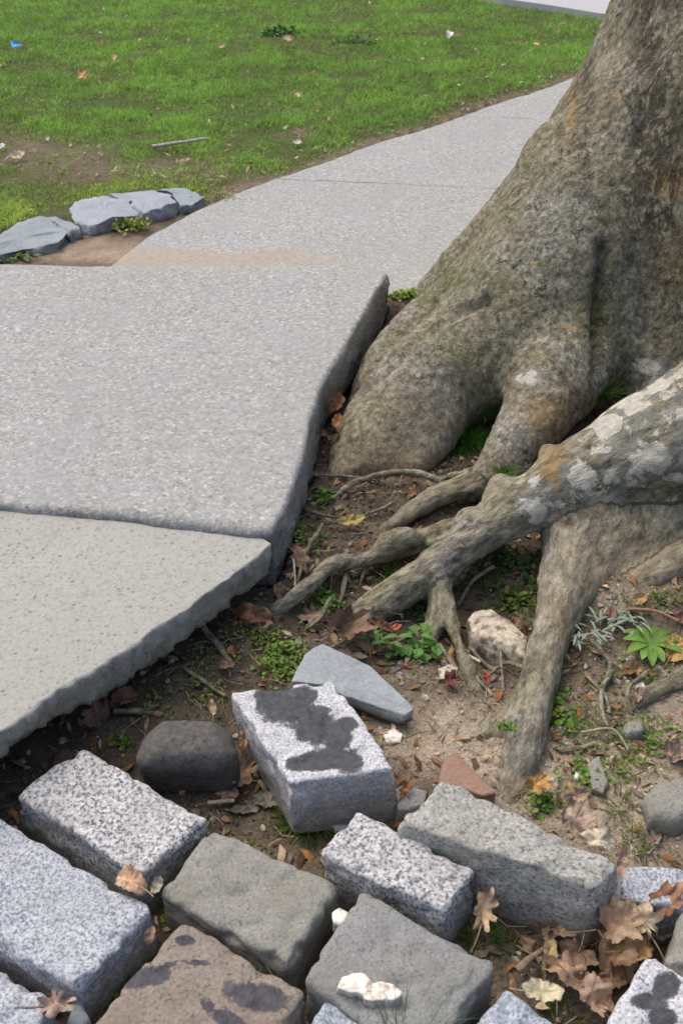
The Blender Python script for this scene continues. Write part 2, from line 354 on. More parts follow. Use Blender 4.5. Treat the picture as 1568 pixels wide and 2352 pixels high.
def poly_stone(name, mat, pts, thick, r=.008, n=72, amp=.003, seed=0, parent=None, side_in=.0, rim=None, sand=None, under=0, outl=.003, outs=20, dome=0.0, dirt_top=0.0, inner=(.03, .07, .14, .25, .4, .6), sider=.004, label=None):
    O = resample(pts, n); c = O.mean(0); rad = O-c; R = np.linalg.norm(rad[:, :2], axis=1)
    e = outl*(pn(O, outs, seed)*1.4 + .6*pn(O, outs*3.1, seed+2))[:, None]; O = O + rad/R[:, None]*e; rad = O-c; R = np.linalg.norm(rad[:, :2], axis=1)
    rows = []; ws = []
    for i in [q for q in sorted(inner, reverse=True)]:
        s = np.maximum(1 - i/R, .04)[:, None]; rows.append(c + rad*s); ws.append(0)
    for a in np.linspace(0, math.pi/2, 5):
        ins = r*(1-math.sin(a)); s = (1-ins/R)[:, None]; p = c + rad*s; p = p - np.array([0, 0, r*(1-math.cos(a))]); rows.append(p); ws.append(.15*a)
    m_ = max(4, int(thick/.012))
    for k in range(1, m_+1):
        t = k/m_; p = c + rad*(1 - side_in*t/R)[:, None]; p = p - np.array([0, 0, r + (thick-r)*t]); rows.append(p); ws.append(.25+.75*t)
    for i in (.04, .12):
        p = c + rad*np.maximum(1-(i+side_in)/R, .05)[:, None]; p = p - np.array([0, 0, thick]); rows.append(p); ws.append(1)
    nr = len(rows); V = np.concatenate(rows); W = np.repeat(ws, n)
    V = np.vstack([V, c[None], (c-np.array([0, 0, thick]))[None]]); W = np.append(W, [0, 1])
    Q0 = V.copy()
    for k in range(3):
        V[:, k] += amp*(1.3*pn(Q0, 8, seed+k*2.1)+.5*pn(Q0, 30, seed+k*3.3)) * (1 if k == 2 else .5)
    sidew = sstep(.1, .4, W)
    for k in (0, 1): V[:, k] += sider*sidew*(pn(Q0, 6, seed+5+k)*1.2 + pn(Q0, 19, seed+7+k)*.9*(1+2*pn(Q0, 4, seed)) + pn(Q0, 47, seed+9+k)*.8 + pn(Q0, 110, seed+9+k)*.5)
    V[:, 2] += sider*.9*sstep(.5, 1, W)*fbm(Q0, 11, seed+14)
    if dome:
        rr = np.hypot(Q0[:, 0]-c[0], Q0[:, 1]-c[1])/R.max(); V[:, 2] += dome*(1-rr**2)*(W < .3)
    i = np.arange(n); j = (i+1) % n; F = []
    for k in range(nr-1):
        a = k*n; b = (k+1)*n; F.append(np.stack([a+i, b+i, b+j, a+j], -1))
    F = np.concatenate(F); tri = np.concatenate([np.stack([np.full(n, nr*n), i, j], -1), np.stack([np.full(n, nr*n+1), (nr-1)*n+j, (nr-1)*n+i], -1)])
    area = np.sum(O[:, 0]*np.roll(O[:, 1], -1) - np.roll(O[:, 0], -1)*O[:, 1])
    if area < 0: F = F[:, ::-1]; tri = tri[:, ::-1]
    at = {'dirt': np.clip(W*.85+dirt_top, 0, 1), 'stain': np.zeros(len(V)), 'rim': np.zeros(len(V)), 'sand': np.zeros(len(V))}
    if rim: at['rim'] = rim(V, W)
    if sand: at['sand'] = sand(V, W)
    o = mesh_np(name, V, [F, tri], mat, parent=parent, attrs=at)
    return o
def ico():
    t = (1+5**.5)/2; v = np.array([(-1, t, 0), (1, t, 0), (-1, -t, 0), (1, -t, 0), (0, -1, t), (0, 1, t), (0, -1, -t), (0, 1, -t), (t, 0, -1), (t, 0, 1), (-t, 0, -1), (-t, 0, 1)], float)
    f = np.array([(0,11,5),(0,5,1),(0,1,7),(0,7,10),(0,10,11),(1,5,9),(5,11,4),(11,10,2),(10,7,6),(7,1,8),(3,9,4),(3,4,2),(3,2,6),(3,6,8),(3,8,9),(4,9,5),(2,4,11),(6,2,10),(8,6,7),(9,8,1)])
    return v/np.linalg.norm(v[0]), f
def tube(pts, rad, k=8, seed=0, wob=.0):
    pts = np.array(pts, float); rad = np.array(rad, float); n = len(pts)
    T = np.gradient(pts, axis=0); T /= np.linalg.norm(T, axis=1)[:, None]
    up = np.array([.13, .21, .97]); A = np.cross(T, up); A /= np.linalg.norm(A, axis=1)[:, None]; B = np.cross(T, A)
    a = np.linspace(0, 2*np.pi, k, endpoint=False)
    V = pts[:, None] + rad[:, None, None]*(A[:, None]*np.cos(a)[None, :, None] + B[:, None]*np.sin(a)[None, :, None])
    V = V.reshape(-1, 3)
    if wob: V = V + wob*np.stack([pn(V, 30, seed+q) for q in range(3)], -1)
    i = np.arange(k); j = (i+1) % k
    F = np.concatenate([np.stack([r*k+i, r*k+j, (r+1)*k+j, (r+1)*k+i], -1) for r in range(n-1)])
    return V, F
def smooth_chain(pts, n=8):
    """Catmull-Rom through (x,y,z,r)"""
    p = np.array(pts, float); p = np.vstack([2*p[0]-p[1], p, 2*p[-1]-p[-2]]); out = []
    for i in range(1, len(p)-2):
        for t in np.linspace(0, 1, n, endpoint=False):
            a, b, c, d = p[i-1], p[i], p[i+1], p[i+2]
            out.append(.5*((2*b)+(-a+c)*t+(2*a-5*b+4*c-d)*t*t+(-a+3*b-3*c+d)*t**3))
    out.append(p[-2]); out = np.array(out); out[:, 3] = np.maximum(out[:, 3], .002); return out
def blades(base, h, wd, az, lean, col, segs=2, curl=.5):
    """curved grass blades; returns V,F,C (segs quads then a tip triangle)"""
    N = len(base); d = np.stack([np.cos(az), np.sin(az), np.zeros(N)], -1); s = np.stack([-np.sin(az), np.cos(az), np.zeros(N)], -1)
    tw = RNG.uniform(0, np.pi, N); s = s*np.cos(tw)[:, None] + d*np.sin(tw)[:, None]
    V = np.zeros((N, 2*segs+1, 3))
    for k in range(segs+1):
        t = k/segs; a = lean*(1-curl) + lean*curl*2*t
        p = base + (d*(np.sin(a)*h*t)[:, None]) + np.stack([0*h, 0*h, np.cos(np.minimum(a, 1.5))*h*t], -1)
        if k < segs:
            ww = (wd*(1-.55*t)/2)[:, None]; V[:, 2*k] = p - s*ww; V[:, 2*k+1] = p + s*ww
        else: V[:, 2*segs] = p
    o = (np.arange(N)*(2*segs+1))[:, None]
    T = []
    for k in range(segs-1):
        T += [np.array([2*k, 2*k+1, 2*k+3]), np.array([2*k, 2*k+3, 2*k+2])]
    T.append(np.array([2*segs-2, 2*segs-1, 2*segs]))
    F = np.concatenate([o + t for t in T])
    Cc = np.repeat(col, 2*segs+1, axis=0).copy()
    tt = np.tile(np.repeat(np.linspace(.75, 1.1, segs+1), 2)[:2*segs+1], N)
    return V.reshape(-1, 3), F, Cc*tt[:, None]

# ------------------------------------------------------------ survey of the slabs (top outlines)
Z1, Z2F, Z2B, Z3, ZL = .185, .201, .245, .150, .150
def zs2(y): return Z2F + (Z2B-Z2F)*(y-1.8)/1.35
def on2(dx, dy):
    z = .22
    for _ in range(6): p = P(dx, dy, z); z = float(zs2(p[1]))
    return P(dx, dy, z)
S2 = [on2(*q) for q in [(892, 626), (866, 668), (828, 732), (786, 806), (744, 872), (716, 960), (696, 1048), (679, 1108), (656, 1168), (626, 1226), (560, 1219), (440, 1205), (250, 1181), (0, 1158)]]
a = on2(0, 1158); b = on2(-600, 1130); cc_ = on2(-420, 600); dd_ = on2(0, 603)
S2 += [b, cc_, dd_]
S1 = [P(*q, Z1) for q in [(618, 1246), (600, 1270), (540, 1318), (490, 1350), (440, 1392), (380, 1428), (330, 1462), (250, 1510), (200, 1548), (140, 1585), (60, 1640), (0, 1683), (-150, 1790), (-500, 2050)]]
S1 += [P(-1000, 1500, Z1), P(-700, 1140, Z1), P(0, 1166, Z1), P(250, 1190, Z1), P(440, 1214, Z1), P(560, 1228, Z1), P(605, 1233, Z1)]
LEdge = [P(*q, Z3) for q in [(240, 622), (338, 545), (440, 490), (560, 438), (640, 410), (735, 378), (860, 330), (1000, 290), (1150, 235), (1250, 205), (1330, 172), (1450, 140)]]
def off(p, d, w):
    d = d/np.linalg.norm(d); return p + np.array([d[1], -d[0], 0])*w
REdge = []
for i, p in enumerate(LEdge):
    d = LEdge[min(i+1, len(LEdge)-1)] - LEdge[max(i-1, 0)]; REdge.append(off(p, d, 1.28))
j34 = [P(640, 415, Z3), P(1200, 438, Z3)]
S3 = [P(240, 622, Z3), LEdge[1], LEdge[2], LEdge[3], P(632, 411, Z3), P(900, 422, Z3), P(1150, 434.5, Z3), P(1250, 438, Z3), P(1150, 560, Z3), P(1040, 640, Z3), P(960, 662, Z3), P(905, 674, Z3), P(860, 676, Z3)]
S4 = [P(634, 410, Z3), LEdge[5], LEdge[6], LEdge[7], P(1060, 268, Z3), P(1200, 272, Z3), P(1400, 280, Z3), P(1350, 380, Z3), P(1255, 436.6, Z3), P(1150, 433.2, Z3), P(900, 420.8, Z3)]
S5 = [P(1061, 267.2, Z3), LEdge[8], LEdge[9], LEdge[10], LEdge[11], P(1620, 150, Z3), P(1500, 230, Z3), P(1401, 279, Z3), P(1200, 271.2, Z3)]
SLABS = [(S1, Z1, .085), (S2, Z2F, .13), (S3, Z3, .1), (S4, Z3, .1), (S5, Z3, .1)]

# ------------------------------------------------------------ ground heights
ctrl = np.array([P(x, y, z) for x, y, z in [
 (-100, 1850, 0), (0, 1760, .0), (200, 1650, .01), (400, 1500, .03), (560, 1380, .06), (650, 1300, .07), (700, 1150, .05), (760, 1050, .045), (820, 900, .05), (880, 760, .09), (930, 690, .140), (960, 680, .142),
 (1050, 1000, .04), (1120, 900, .07), (950, 1000, .03), (1360, 900, .10), (900, 1200, .03), (1150, 1300, .02), (1050, 1450, -.02), (900, 1600, .0), (1000, 1700, .0), (1150, 1900, -.02), (1110, 1780, .012), (1250, 1760, .010), (900, 1105, .06), (820, 1100, .066), (770, 1085, .066), (970, 1095, .055), (1130, 1400, -.04),
 (1300, 1700, .0), (1420, 1500, .03), (1568, 1300, .07), (1450, 1330, .07), (1500, 1850, .01), (1500, 1960, -.02), (600, 1550, .02), (740, 1450, .02), (300, 1850, -.03),
 (300, 2000, -.03), (600, 1950, -.03), (900, 2200, -.035), (1300, 2200, -.035), (200, 2300, -.035), (900, 2500, -.06), (1300, 2500, -.06), (1700, 2200, -.05), (0, 2100, -.035),
 (1750, 1700, .03), (1900, 1300, .1), (0, 590, .125), (150, 580, .13), (300, 560, .14), (100, 500, .155), (300, 400, .155), (0, 300, .15), (600, 300, .15), (1000, 200, .15), (-500, 500, .14), (400, 100, .15)]]
 + [np.array(q) for q in [(1.2, 3.4, .15), (1.8, 3, .15), (2.5, 4, .15), (.8, 4.2, .13), (0, 8, .15), (3, 8, .15), (-3, 6, .15), (-3, 2, .1), (3, 1.5, .08), (0, -1, -.05), (-2, -1, 0), (2, -1, 0), (-8, 12, .15), (8, 12, .15), (0, 30, .15)]])
def gh(x, y, rough=True):
    x = np.atleast_1d(np.asarray(x, float)); y = np.atleast_1d(np.asarray(y, float)); num = 0; den = 0
    for cx, cy, cz in ctrl:
        wgt = 1/((x-cx)**2+(y-cy)**2+.05**2)**1.7; num = num + wgt*cz; den = den + wgt
    h = num/den
    q = np.stack([x, y, 0*x], -1)
    near = sstep(4.2, 3.2, y)
    if rough: h = h + near*(.011*pn(q, 7, 1) + .007*pn(q, 19, 2) + .0045*pn(q, 48, 3)) + (1-near)*(.012*pn(q, 2.5, 5)+.006*pn(q, 9, 6))
    far = sstep(12, 16, np.hypot(x, y)); h = h*(1-far)+.15*far
    return h
def gh_clamped(x, y):
    h = gh(x, y)
    for poly, z, t in SLABS:
        ins = inpoly(x, y, poly)
        lim = (z - t - .03)
        d = segdist(x, y, poly)
        k = np.where(ins, 1.0, np.clip(1-d/.035, 0, 1)*.85)
        tgt = np.minimum(h, np.where(ins, lim, z-.012))
        h = np.where(ins, tgt, np.where(d < .05, np.minimum(h, z-.010), h))
    return h
def G(dx, dy, lift=0.0):
    """point on the soil seen along a sight line"""
    z = .0
    for _ in range(7):
        p = P(dx, dy, z); z = float(gh(p[0], p[1])[0])
    p = P(dx, dy, z); p[2] += lift; return p
def axis(a, b, fine, grow, lo, hi):
    c = list(np.arange(a, b, fine)); s = fine; v = c[-1]
    while v < hi: s *= grow; v += s; c.append(v)
    s = fine; v = a; pre = []
    while v > lo: s *= grow; v -= s; pre.append(v)
    return np.array(pre[::-1]+c)
gx = axis(-1.15, 1.45, .0105, 1.07, -900, 900); gy = axis(.65, 3.3, .0105, 1.035, -600, 900)
X, Y = np.meshgrid(gx, gy, indexing='ij'); xf, yf = X.ravel(), Y.ravel()
H = gh_clamped(xf, yf)
GV = np.stack([xf, yf, H], -1); nx, ny = X.shape
idx = np.arange(nx*ny).reshape(nx, ny)
GF = np.stack([idx[:-1, :-1], idx[1:, :-1], idx[1:, 1:], idx[:-1, 1:]], -1).reshape(-1, 4)
def blob(dx, dy, cx, cy, sx, sy): return np.exp(-(((dx-cx)/sx)**2+((dy-cy)/sy)**2))
DX, DY = proj(GV)
infr = (yf > .3) & (yf < 14)
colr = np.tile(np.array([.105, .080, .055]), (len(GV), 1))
def paint(c, wgt):
    global colr
    wgt = np.clip(wgt*infr, 0, 1)[:, None]; colr = colr*(1-wgt)+np.array(c)*wgt
n6 = pn(GV, 6, 31); n20 = pn(GV, 20, 33)
lawnw = sstep(3.6, 4.0, yf+.12*n6+0*xf)
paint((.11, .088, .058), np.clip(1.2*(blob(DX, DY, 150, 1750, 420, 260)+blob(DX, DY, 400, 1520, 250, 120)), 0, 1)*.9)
dirtw = blob(DX, DY, 1000, 1690, 190, 100)+blob(DX, DY, 1450, 1900, 260, 170)+blob(DX, DY, 1500, 1640, 200, 160)*.7+blob(DX, DY, 1420, 1370, 120, 60)*.8 + blob(DX, DY, 1160, 1790, 120, 90)
paint((.56, .46, .34), np.clip(dirtw+.25*n6+.2*n20, 0, 1)*.92)
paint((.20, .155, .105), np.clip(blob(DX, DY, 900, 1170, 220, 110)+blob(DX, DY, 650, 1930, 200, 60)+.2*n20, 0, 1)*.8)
paint((.42, .33, .24), np.clip(1.3*blob(DX, DY, 250, 580, 250, 28)+.3*n20*blob(DX, DY, 250, 580, 400, 60), 0, 1))
grassland = (yf > 3.3) & ~inpoly(DX, DY, [(-200, 640), (420, 470), (520, 600), (520, 660), (-200, 660)])
paint((.085, .105, .032), grassland*1.0)
BARE = [(90, 340, 130, 32), (230, 395, 170, 30), (455, 392, 90, 24), (690, 305, 45, 14), (590, 425, 60, 14), (45, 372, 60, 10)]
barew = np.clip(sum(blob(DX, DY, *b_) for b_ in BARE), 0, 1)
paint((.19, .15, .10), np.clip(barew*1.0+.7*n6*barew+.5*n20*barew, 0, 1)*grassland*.9)
le = np.array(LEdge)[:, :2]; dedge = segdist(xf, yf, le, False)
paint((.25, .19, .14), grassland*sstep(.13, .04, dedge+.04*n6))
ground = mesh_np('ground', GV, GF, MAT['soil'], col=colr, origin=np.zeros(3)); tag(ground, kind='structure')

# ------------------------------------------------------------ sidewalk (one slab each) and far pavement
walk = empty('sidewalk', (0, 2.5, .1)); tag(walk, kind='structure')
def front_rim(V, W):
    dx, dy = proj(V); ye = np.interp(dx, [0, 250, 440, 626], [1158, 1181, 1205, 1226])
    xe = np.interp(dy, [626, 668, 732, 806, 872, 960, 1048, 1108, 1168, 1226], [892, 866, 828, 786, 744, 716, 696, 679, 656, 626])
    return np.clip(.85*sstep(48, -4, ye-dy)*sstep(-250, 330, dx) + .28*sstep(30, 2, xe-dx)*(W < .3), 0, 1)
s1 = poly_stone('concrete_slab', MAT['slab_smooth'], S1, .080, r=.006, n=520, amp=.0018, seed=3, parent=walk, outl=.007, outs=11, sider=.011, side_in=.012, inner=(.01, .02, .04, .08, .16, .3, .5))
tag(s1, 'smooth pale front slab with broken diagonal edge')
def sand2(V, W):
    dx, dy = proj(V); return .42*blob(dx, dy, 380, 600, 330, 16)
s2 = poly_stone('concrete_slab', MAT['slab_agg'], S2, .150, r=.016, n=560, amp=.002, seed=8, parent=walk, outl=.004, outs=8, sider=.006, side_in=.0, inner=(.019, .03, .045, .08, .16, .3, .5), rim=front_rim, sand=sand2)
tag(s2, 'speckled grey slab lifted by the roots')
def sand3(V, W):
    dx, dy = proj(V); return np.clip(1.0*blob(dx, dy, 330, 590, 300, 22)+.7*blob(dx, dy, 560, 600, 320, 16)+.38*sstep(14, 2, np.abs(dy-np.interp(dx, [240, 338, 440, 560, 640], [622, 545, 490, 438, 410]))), 0, 1)
for k, (S, sd_) in enumerate(((S3, 12), (S4, 14), (S5, 16))):
    o = poly_stone('concrete_slab', MAT['slab_agg'], S, .1, r=.003, n=260, amp=.003, seed=12, parent=walk, outl=.0, outs=5, inner=(.02, .05, .12, .25, .45), sand=sand3)
    tag(o, ['sandy slab behind the lifted slab', 'slab beyond the hairline joint', 'farthest slab beside the trunk'][k])
FR = [P(x, y, .155) for x, y in [(900, -55), (1060, -12), (1150, 6), (1260, 22), (1380, 42), (1500, 55), (1800, 95), (2400, 190)]]
dv = np.array([.6, 2.2, 0])
fr_v = np.array(FR + [p+dv for p in FR]); nfr = len(FR)
top = np.array([(i, i+1, nfr+i+1, nfr+i) for i in range(nfr-1)])
fv = np.vstack([fr_v+[0, 0, .03], fr_v[:nfr]-[0, 0, .05], fr_v[nfr:]-[0, 0, .05]])
ff = [top, np.array([(2*nfr+i, 2*nfr+i+1, i+1, i) for i in range(nfr-1)])]
tag(mesh_np('pavement', fv, ff, MAT['far_road'], smooth=False), kind='structure')

# ------------------------------------------------------------ the plane tree: smooth union of tapered limbs, then surface nets
def C(*pts): return smooth_chain(pts, 5)
def q(dx, dy, z, r): return (*P(dx, dy, z), r)
def qy(dx, dy, Y, r): return (*PY(dx, dy, Y), r)
CH = {}
CH['trunk'] = [C((1.25, 3.22, 1.75, .36), (1.19, 3.2, 1.2, .385), (1.16, 3.18, .95, .405), (1.12, 3.16, .6, .45), (1.1, 3.15, .2, .52)),
  C((1.05, 3.22, .95, .24), (.86, 3.22, .62, .23), (.66, 3.22, .38, .19), (.46, 3.22, .20, .14), (.30, 3.2, .08, .09)),
  C(qy(1330, 560, 3.05, .22), qy(1190, 640, 2.98, .17), qy(1060, 712, 2.92, .115), qy(965, 765, 2.85, .09), qy(900, 820, 2.75, .072), qy(858, 890, 2.62, .06), qy(830, 950, 2.52, .04)),
  C(qy(1400, 480, 2.95, .30), qy(1270, 660, 2.78, .25), qy(1120, 800, 2.64, .185), qy(985, 890, 2.50, .14), qy(910, 965, 2.40, .11), qy(860, 1030, 2.32, .085), qy(820, 1080, 2.26, .05)),
  C(qy(960, 900, 2.52, .11), qy(870, 975, 2.42, .09), qy(800, 1050, 2.30, .05)),
  C(qy(970, 890, 2.5, .12), qy(925, 990, 2.36, .09), qy(900, 1060, 2.27, .05)),
  C(qy(1000, 930, 2.44, .09), qy(985, 1010, 2.33, .065), qy(950, 1070, 2.25, .04)), C(qy(870, 1000, 2.37, .08), qy(815, 1060, 2.28, .055), qy(775, 1095, 2.22, .032)),
  C(qy(1420, 600, 2.88, .26), qy(1335, 760, 2.67, .17), qy(1275, 870, 2.46, .12), qy(1222, 965, 2.31, .086), qy(1148, 1060, 2.20, .056), qy(1085, 1128, 2.13, .032)),
  C(qy(1640, 250, 2.95, .28), qy(1600, 550, 2.82, .26), qy(1560, 760, 2.68, .20), qy(1540, 880, 2.56, .13)),
  C(qy(1480, 300, 2.98, .20), qy(1470, 560, 2.92, .17), qy(1420, 740, 2.86, .12))]
CH['root_a'] = [C(q(1760, 920, .34, .20), q(1620, 985, .29, .155), q(1510, 1022, .26, .128), q(1400, 1062, .22, .100), q(1290, 1112, .185, .078), q(1205, 1160, .15, .058), q(1120, 1212, .12, .047), q(1010, 1292, .075, .043), q(910, 1362, .04, .043), q(835, 1412, .01, .036), q(790, 1440, -.03, .03)),
  C(q(1258, 1042, .215, .026), q(1266, 1070, .2, .034), q(1285, 1110, .19, .05)), C(q(1150, 1120, .17, .030), q(1150, 1160, .15, .05), q(1170, 1185, .14, .05)), C(q(1075, 1195, .125, .032), q(1085, 1225, .11, .045)), C(q(1165, 1125, .165, .024), q(1180, 1160, .15, .04)), C(q(1085, 1200, .13, .022), q(1110, 1215, .12, .04))]
CH['root_b'] = [C(q(1345, 1185, .10, .095), q(1325, 1270, .07, .082), q(1288, 1390, .055, .052), q(1250, 1510, .045, .040), q(1215, 1640, .026, .038), q(1192, 1750, .010, .036), q(1158, 1860, -.04, .036)),
  C(q(1560, 1180, .05, .15), q(1450, 1240, .05, .12), q(1370, 1330, .02, .07)),
  C(q(1215, 1640, .01, .04), q(1130, 1680, -.01, .03), q(1080, 1720, -.03, .02))]
CH['root_c'] = [C(q(1190, 1080, .10, .036), q(1100, 1108, .09, .030), q(1000, 1142, .075, .028), q(930, 1190, .05, .025), q(870, 1235, .01, .02)), C(q(1150, 1100, .10, .02), q(1060, 1090, .08, .014), q(1000, 1105, .05, .010))]
CH['root_d'] = [C(q(1110, 1190, .09, .035), q(1010, 1215, .07, .024), q(930, 1245, .06, .021), q(850, 1275, .07, .017), q(770, 1292, .08, .021), q(715, 1340, .08, .021), q(660, 1385, .06, .021), q(620, 1415, .03, .018)), C(q(1080, 1225, .07, .022), q(990, 1250, .055, .018), q(920, 1262, .06, .017), q(840, 1290, .065, .015), q(780, 1300, .07, .012)), C(q(950, 1235, .08, .02), q(905, 1240, .085, .024), q(870, 1262, .08, .02))]
CH['root_e'] = [C(q(1010, 1310, .06, .032), q(1005, 1380, .03, .026), q(990, 1450, -.0, .022), q(968, 1540, -.03, .016)),
  C(q(1020, 1375, .03, .022), q(1045, 1455, .02, .018), q(1072, 1535, .01, .017), q(1112, 1625, -.01, .017), q(1150, 1690, -.03, .015))]
CH['root_f'] = [C(q(1640, 1520, .04, .03), q(1540, 1570, .03, .022), q(1480, 1600, .025, .016), q(1430, 1655, .0, .010))]
CH['root_g'] = [C(q(1650, 1255, .09, .05), q(1540, 1300, .08, .035), q(1450, 1350, .05, .025), q(1400, 1390, .02, .016))]
h_ = .009
lo = np.array([-.32, 1.1, -.14]); hi = np.array([1.75, 3.85, 1.62]); nn_ = np.ceil((hi-lo)/h_).astype(int)+1
Fd = np.full(nn_, .5, np.float32)
gxs = [lo[k]+h_*np.arange(nn_[k]) for k in range(3)]
def segsdf(p, A, B, ra, rb):
    ab = B-A; L = float(ab@ab)+1e-12; t = np.clip(((p[0]-A[0])*ab[0]+(p[1]-A[1])*ab[1]+(p[2]-A[2])*ab[2])/L, 0, 1)
    return np.sqrt((p[0]-A[0]-t*ab[0])**2+(p[1]-A[1]-t*ab[1])**2+(p[2]-A[2]-t*ab[2])**2) - (ra+(rb-ra)*t)
for name, chains in CH.items():
    for ch in chains:
        rm = ch[:, 3].max(); kk = min(.060, max(.012, rm*.4)) if name == 'trunk' else min(.05, max(.010, rm*.5))
        b0 = np.maximum(np.floor(((ch[:, :3]-ch[:, 3:]).min(0)-kk-2*h_-lo)/h_).astype(int), 0)
        b1 = np.minimum(np.ceil(((ch[:, :3]+ch[:, 3:]).max(0)+kk+2*h_-lo)/h_).astype(int), nn_)
        if (b1 <= b0).any(): continue
        loc = np.full(b1-b0, .5, np.float32)
        for i in range(len(ch)-1):
            A, B = ch[i], ch[i+1]; r_ = max(A[3], B[3])
            c0 = np.maximum(np.floor((np.minimum(A, B)[:3]-r_-kk-2*h_-lo)/h_).astype(int), b0); c1 = np.minimum(np.ceil((np.maximum(A, B)[:3]+r_+kk+2*h_-lo)/h_).astype(int), b1)
            if (c1 <= c0).any(): continue
            p = np.meshgrid(*[gxs[k][c0[k]:c1[k]].astype(np.float32) for k in range(3)], indexing='ij', sparse=True)
            d = segsdf(p, A[:3], B[:3], A[3], B[3]); s = tuple(slice(c0[k]-b0[k], c1[k]-b0[k]) for k in range(3))
            loc[s] = np.minimum(loc[s], d)
        s = tuple(slice(b0[k], b1[k]) for k in range(3)); a_ = Fd[s]
        hh = np.maximum(kk-np.abs(a_-loc), 0)/kk; Fd[s] = np.minimum(a_, loc)-hh*hh*kk/4
Fd[0] = Fd[-1] = .5; Fd[:, 0] = Fd[:, -1] = .5; Fd[:, :, 0] = Fd[:, :, -1] = .5
neg = Fd < 0
cnt = np.zeros(nn_-1, np.int8)
for a_ in (0, 1):
    for b_ in (0, 1):
        for c_ in (0, 1): cnt += neg[a_:nn_[0]-1+a_, b_:nn_[1]-1+b_, c_:nn_[2]-1+c_]
act = np.argwhere((cnt > 0) & (cnt < 8)); cid = np.full(nn_-1, -1, np.int32); cid[tuple(act.T)] = np.arange(len(act))
acc = np.zeros((len(act), 3)); num = np.zeros(len(act))
cor = [(a_, b_, c_) for a_ in (0, 1) for b_ in (0, 1) for c_ in (0, 1)]
for i1, A in enumerate(cor):
    for B in cor[i1+1:]:
        if sum(abs(x_-y_) for x_, y_ in zip(A, B)) != 1: continue
        fa = Fd[tuple((act+A).T)]; fb = Fd[tuple((act+B).T)]; mm = (fa < 0) != (fb < 0)
        t = np.where(mm, fa/np.where(mm, fa-fb, 1), 0)[:, None]
        acc += np.where(mm[:, None], np.array(A)+t*(np.array(B)-np.array(A)), 0); num += mm
TV = lo + h_*(act + acc/num[:, None])
TF = []
for ax in range(3):
    s0 = [slice(1, -1)]*3; s1_ = [slice(1, -1)]*3; s0[ax] = slice(0, -1); s1_[ax] = slice(1, None)
    a_ = neg[tuple(s0)]; b_ = neg[tuple(s1_)]; e = np.argwhere(a_ != b_); sg = a_[tuple(e.T)]
    e = e + np.array([0 if k == ax else 1 for k in range(3)]); u_, v_ = [(1, 2), (2, 0), (0, 1)][ax]
    du = np.zeros(3, int); du[u_] = 1; dv_ = np.zeros(3, int); dv_[v_] = 1
    qd = np.stack([cid[tuple((e-du-dv_).T)], cid[tuple((e-dv_).T)], cid[tuple(e.T)], cid[tuple((e-du).T)]], -1)
    qd[~sg] = qd[~sg][:, ::-1]; TF.append(qd)
TF = np.concatenate(TF); TF = TF[(TF >= 0).all(1)]
del Fd, neg, cnt
# relax once, then bark relief
def vnormals(V, F):
    n = np.cross(V[F[:, 2]]-V[F[:, 0]], V[F[:, 3]]-V[F[:, 1]]); o = np.zeros_like(V)
    for k in range(4):
        for c in range(3): o[:, c] += np.bincount(F[:, k], n[:, c], len(V))
    return o/np.maximum(np.linalg.norm(o, axis=1), 1e-12)[:, None]
for _ in range(3):
    s = np.zeros_like(TV); cn = np.bincount(TF.ravel(), minlength=len(TV)).astype(float)*2
    for k in range(4):
        for m_ in (1, 3):
            for c in range(3): s[:, c] += np.bincount(TF[:, k], TV[TF[:, (k+m_) % 4], c], len(TV))
    TV = TV*.4 + .6*s/np.maximum(cn, 1)[:, None]
N_ = vnormals(TV, TF)
bestd = np.full(len(TV), 9.0); who = np.zeros(len(TV), int); names = list(CH); grain = TV*np.array([1, 1, .8])
for ni, name in enumerate(names):
    for ch in CH[name]:
        s_len = 0.0
        for i in range(0, len(ch)-1):
            A_, B_ = ch[i, :3], ch[i+1, :3]; L_ = np.linalg.norm(B_-A_); T_ = (B_-A_)/max(L_, 1e-9)
            d = segsdf(TV.T, A_, B_, ch[i, 3], ch[i+1, 3]); mk = d < bestd; bestd[mk] = d[mk]; who[mk] = ni
            if name != 'trunk':
                D_ = CH[name][0][-1, :3]-CH[name][0][0, :3]; D_ = D_/np.linalg.norm(D_); grain[mk] = TV[mk]-.55*(TV[mk]@D_)[:, None]*D_ + ni*1.7
            else: grain[mk] = TV[mk]*np.array([1, 1, .8])
            s_len += L_
tdx, tdy = proj(TV)
old = sstep(.10, .5, TV[:, 2])*(who == 0)
big = (who == 0)*1.0; sv = TV*np.array([1, 1, .45])
disp = .010*big*pn(TV, 4.5, 50) + .0065*(1-big)*pn(TV, 11, 54) + (.0050-.0022*big)*pn(grain, 19, 51) + (.0036-.001*big)*pn(grain, 44, 52) + .0018*pn(grain, 90, 53) + .0016*pn(TV, 60, 58)
rid = 1-np.abs(pn(TV*np.array([1, 1, .28]), 10, 55))*3
disp -= old*.010*np.clip(rid-.45, 0, 1)*sstep(-.1, .2, pn(TV, 3, 56))
rid2 = 1-np.abs(pn(grain, 24, 57))*4
disp -= (who > 0)*.0030*np.clip(rid2-.2, 0, 1)
def groove(pts, wd, dep):
    global disp
    d = segdist(tdx, tdy, pts, False)*(1/1.0); vis = (N_[:, 1]*TV[:, 1] + N_[:, 0]*TV[:, 0] + N_[:, 2]*(TV[:, 2]-CAMZ)) < 0
    d = d + 6*pn(TV, 18, 61); disp -= np.where(vis, dep*np.exp(-(d/wd)**2), 0)
groove([(1385, 560), (1378, 700), (1384, 850)], 14, .034)
